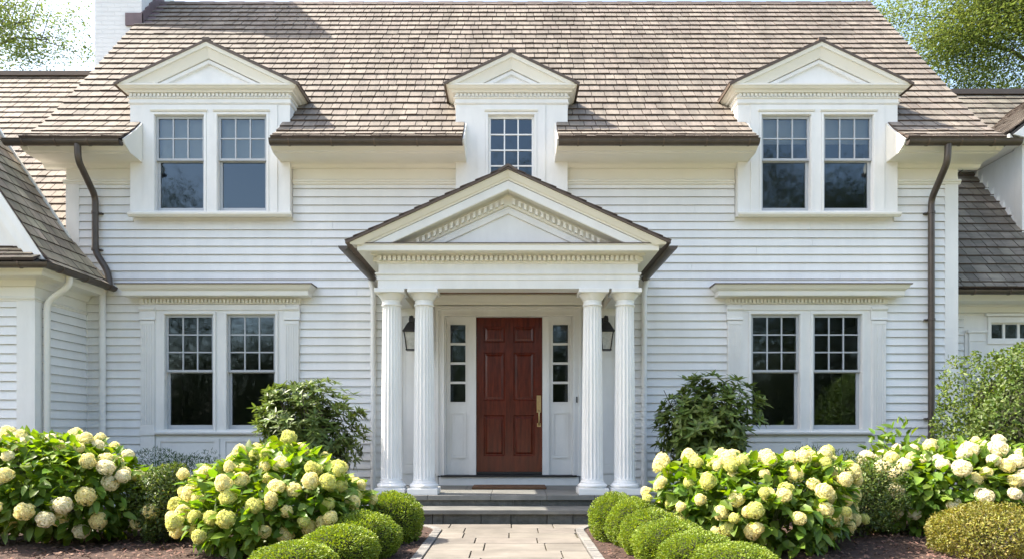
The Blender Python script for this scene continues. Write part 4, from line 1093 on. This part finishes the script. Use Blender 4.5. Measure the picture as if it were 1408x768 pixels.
hydrangea((-2.00,-3.42,0), (.76,.62,.44), .38, 32, 2700, 100, 'hydrangea crowded with pale yellow heads beside the lower boxwoods', ('cream','cream','cream','green'), hs=(.08,.135))
hydrangea((2.25,-3.30,0), (.82,.60,.47), .40, 33, 2900, 100, 'hydrangea with dense yellow-cream heads behind the row of six boxwoods', ('cream','cream','cream','green'), hs=(.08,.14))
hydrangea((4.45,-2.45,0), (.95,.62,.53), .44, 34, 2900, 80, 'hydrangea with whitish round heads between golden shrub and big viburnum', ('white','white','cream'), hs=(.085,.155))

# --- rhododendrons: whorls of long leaves
def whorls(name, loc, rad, zc, nw, seed, label, m='rhodo_leaf', L=(.08,.13), cat='shrub', group=None, per=8, wdt=(.028,.040), bottom=-.8, amp=.16, stems=9, shell=.55, zmin=.1):
    rng = np.random.default_rng(seed); root = plant_root(name, loc, label, cat, group)
    P, d = mound(nw, rad, seed, bottom, shell, amp, 3.2); P[:,2] += zc; k = P[:,2] > zmin; P, d = P[k], d[k]
    ax = d*.9+np.array([0,0,.8])+rdir(len(d), rng)*.35; ax /= np.linalg.norm(ax, axis=1, keepdims=True)
    Cs, Ds, Ns, n = [], [], [], len(P)
    T = np.cross(ax, rdir(n, rng)); T /= np.linalg.norm(T, axis=1, keepdims=True); B = np.cross(ax, T)
    for i in range(per):
        a = 2*math.pi*i/per+rng.uniform(-.3,.3,n)[:,None]; lift = rng.uniform(-.1,.9,n)[:,None]
        dd = T*np.cos(a)+B*np.sin(a)+ax*lift; Cs.append(P); Ds.append(dd); Ns.append(ax+dd*-.2)
    C = np.concatenate(Cs); m4 = len(C)
    child(root, 'foliage', leaves_mesh('foliage', C, np.concatenate(Ds), np.concatenate(Ns), rng.uniform(*L, m4), rng.uniform(*wdt, m4), .15, 1, .12), M[m])
    t = MB()
    for i in range(stems):
        a = rng.uniform(0, 6.28); q = rng.uniform(.25,.75); e = Vector((rad[0]*q*math.cos(a), rad[1]*q*math.sin(a), zc+rad[2]*.45))
        t.tube([(e.x*.12, e.y*.12, 0), (e.x*.4, e.y*.4, e.z*.45), tuple(e)], [.017,.012,.006], 6)
        for _ in range(4):
            f = e+Vector(rng.uniform(-.22,.22,3).tolist())+Vector((0,0,.1)); t.tube([tuple(e*.75), tuple(f)], [.007,.004], 5)
    t.build('stems', M['bark'], root).location = (0,0,0)
    return root
whorls('rhododendron', (-2.50,-1.15,0), (.60,.50,.62), 1.05, 620, 41, 'glossy dark rhododendron standing before the window nearest the curved downspout', group='rhododendrons flanking the entrance')
whorls('rhododendron', (2.36,-1.15,0), (.56,.46,.60), 1.03, 520, 42, 'glossy dark rhododendron with bare lower stems beside the doorbell-side column', L=(.09,.15), per=7, wdt=(.038,.052), group='rhododendrons flanking the entrance')
# --- big viburnum
def leafball(name, loc, rad, zc, n, seed, label, m, L, Wd, cat='shrub', bottom=-.9, amp=.08, depth=.35, f=4, up=.3, fold=.25, group=None, shape=0, twigs=True, rough=.9, zmin=.02, inner=0):
    rng = np.random.default_rng(seed); root = plant_root(name, loc, label, cat, group)
    P, d = mound(n, rad, seed, bottom, depth, amp, f); P[:,2] += zc; k = P[:,2] > zmin; P, d = P[k], d[k]; q = len(P)
    D = d*.5+rdir(q, rng)*rough+np.array([0,0,up*.5]); N = d*.8+rdir(q, rng)*.7+np.array([0,0,up])
    child(root, 'foliage', leaves_mesh('foliage', P, D, N, rng.uniform(*L, q), rng.uniform(*Wd, q), fold, shape, .1), M[m])
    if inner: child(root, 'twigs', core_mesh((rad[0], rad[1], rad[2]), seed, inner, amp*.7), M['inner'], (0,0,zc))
    if twigs:
        t = MB()
        for i in range(14):
            a = rng.uniform(0, 6.28); s = rng.uniform(.2,.85); e = (rad[0]*s*math.cos(a), rad[1]*s*math.sin(a), zc+rad[2]*.6*math.sqrt(1-s*s))
            t.tube([(e[0]*.1, e[1]*.1, 0), (e[0]*.5, e[1]*.5, e[2]*.45), e], [.014,.010,.004], 5)
        t.build('stems', M['bark'], root).location = (0,0,0)
    return root
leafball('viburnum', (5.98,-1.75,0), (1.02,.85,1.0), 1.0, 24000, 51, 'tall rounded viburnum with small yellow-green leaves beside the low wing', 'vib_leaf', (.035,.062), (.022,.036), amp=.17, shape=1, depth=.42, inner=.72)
leafball('golden_shrub', (4.02,-3.75,0), (.50,.42,.27), .15, 15000, 52, 'low golden-yellow shrub before the whitish hydrangea', 'gold_leaf', (.018,.034), (.010,.016), amp=.11, depth=.3)
leafball('speckled_shrub', (-3.26,-3.02,0), (.30,.28,.38), .34, 7500, 53, 'upright speckled shrub between the two cream hydrangeas', 'spot_leaf', (.025,.048), (.014,.024), amp=.18, depth=.5, group='speckled shrubs between hydrangeas')
leafball('speckled_shrub', (3.42,-2.75,0), (.40,.34,.40), .36, 6500, 54, 'speckled shrub between the whitish and the yellow-cream hydrangea', 'spot_leaf', (.025,.048), (.014,.024), amp=.18, depth=.5, group='speckled shrubs between hydrangeas')
leafball('yew', (-3.95,-1.45,0), (.62,.36,.42), .38, 6500, 55, 'low dark evergreen under the window nearest the white wing', 'yew_leaf', (.03,.06), (.006,.010), amp=.16, depth=.4, up=1.0, group='low dark evergreens under the windows')
leafball('yew', (3.60,-1.45,0), (.60,.36,.44), .40, 6500, 56, 'low dark evergreen under the window nearest the bronze full height downspout', 'yew_leaf', (.03,.06), (.006,.010), amp=.16, depth=.4, up=1.0, group='low dark evergreens under the windows')
leafball('leafy_sapling', (4.32,-1.75,0), (.30,.26,.42), .66, 260, 57, 'light green broad-leaved shoots rising behind the whitish hydrangea', 'hyd_leaf', (.09,.14), (.055,.08), amp=.2, depth=.6, shape=1, fold=.18, zmin=.3)
leafball('leafy_sapling', (-4.9,-1.9,0), (.5,.3,.4), .5, 500, 58, 'broad green leaves behind the hydrangea below the white wing', 'hyd_leaf', (.09,.14), (.055,.08), amp=.2, depth=.6, shape=1, fold=.18, zmin=.1)
leafball('leafy_sapling', (1.88,-1.55,0), (.16,.14,.16), .24, 90, 59, 'small broad-leaved plant at the foot of the outer column', 'rhodo_leaf', (.07,.11), (.045,.06), amp=.2, depth=.6, shape=1, fold=.18, zmin=.02, twigs=False)

# --- trees
def tree(loc, h, crown, seed, nclump, label, leafs=90, lsize=(.10,.18), spread=.55, trunk=.22, group=None, limbs=9):
    rng = np.random.default_rng(seed); root = plant_root('deciduous_tree', loc, label, 'tree', group)
    cz = h-crown[2]; t = MB(); ends = []
    wob = rng.uniform(-.3,.3,(4,2)); pts = [(wob[i][0]*i*.3, wob[i][1]*i*.3, (cz+crown[2]*.5)*i/3) for i in range(4)]
    t.tube(pts, [trunk*(1-.22*i) for i in range(4)], 10)
    tips = []
    for i in range(limbs):
        v = rdir(1, rng)[0]; v[2] = abs(v[2])*.9-.15; s0 = rng.uniform(.45,.95); b = Vector((pts[-1][0]*s0, pts[-1][1]*s0, (cz+crown[2]*.5)*s0))
        e = Vector((v[0]*crown[0]*.8, v[1]*crown[1]*.8, cz+v[2]*crown[2]*.75)); m_ = (b+e)/2+Vector((0,0,.08*crown[2]))
        t.tube([b, m_, e], [trunk*.42, trunk*.26, trunk*.10], 7); tips.append((m_, e))
        for _ in range(5):
            w = rdir(1, rng)[0]; f = e+Vector((w*np.array(crown)*.32).tolist()); g0 = m_+(e-m_)*rng.uniform(.1,1); t.tube([g0, (g0+f)/2+Vector((0,0,.1)), f], [trunk*.13, trunk*.08, trunk*.03], 5); tips.append((g0, f))
    t.build('trunk', M['bark'], root).location = (0,0,0)
    cs = []
    for i in range(nclump):
        if rng.random() < .6:
            a, b = tips[int(rng.integers(len(tips)))]; p = np.array(a+(b-a)*rng.uniform(.5, 1.1))+rng.normal(size=3)*.28*np.array(crown)*.35
        else:
            v = rdir(1, rng)[0]; p = v*np.array(crown)*rng.uniform(.55,1.0)*lump(v[None], seed, .25, 3)[0]+np.array([0,0,cz])
        cs.append(p)
    cs = np.array(cs); C = np.repeat(cs, leafs, 0); n = len(C)
    C = C+rng.normal(size=(n,3))*np.array([spread, spread, spread*.5]); D = rdir(n, rng)*np.array([1,1,.5])+np.array([0,0,-.15]); N = rdir(n, rng)*.5+np.array([0,-.3,.9])
    child(root, 'crown', leaves_mesh('crown', C, D, N, rng.uniform(*lsize, n), rng.uniform(lsize[0]*.55, lsize[1]*.6, n)), M['tree_leaf'])
    return root
tree((-18.3,14,0), 17.2, (3.9,3.2,3.8), 61, 105, 'airy light green tree behind the roof by the chimney', leafs=150, spread=.36, lsize=(.08,.14), trunk=.13)
tree((19.6,14,0), 19.8, (7.0,4.5,6.0), 62, 560, 'dense green tree rising behind the roof beyond the low wing', leafs=260, spread=.5, lsize=(.075,.14), trunk=.26, limbs=16)
# woodland across the lawn, behind the viewer: it is what the dark windows reflect
rng = np.random.default_rng(70); cs = []
for i in range(34):
    x = -46+i*2.8+rng.uniform(-1,1); y = -30-rng.uniform(0,7); h = 15+rng.uniform(-2,5)
    if not (9 < x < 30 or -4 < x < 4): h = 6.0+rng.uniform(-1.5,1)
    if -22 < x < -19: h = 14.2; y = -30
    for k in range(30 if h < 10 else 55):
        v = rdir(1, rng)[0]; cs.append([x+v[0]*3.2, y+v[1]*3.0, h*.52+v[2]*h*.5])
    for k in range(8): cs.append([x+rng.uniform(-2,2), y+rng.uniform(-1,4), rng.uniform(0,2.6)])
cs = np.array(cs); C = np.repeat(cs, 420, 0); n = len(C); C = C+rng.normal(size=(n,3))*.9
me = leaves_mesh('woodland', C, rdir(n, rng), rdir(n, rng), rng.uniform(.12,.22,n), rng.uniform(.09,.15,n))
tag(link('woodland', me, leafmat('woodland_leaf', (.06,.085,.03), (.03,.045,.018), .4, .02, .3), loc=(0,0,0)), 'far green woodland seen only as dark reflections in the windows', 'woodland', kind='stuff')
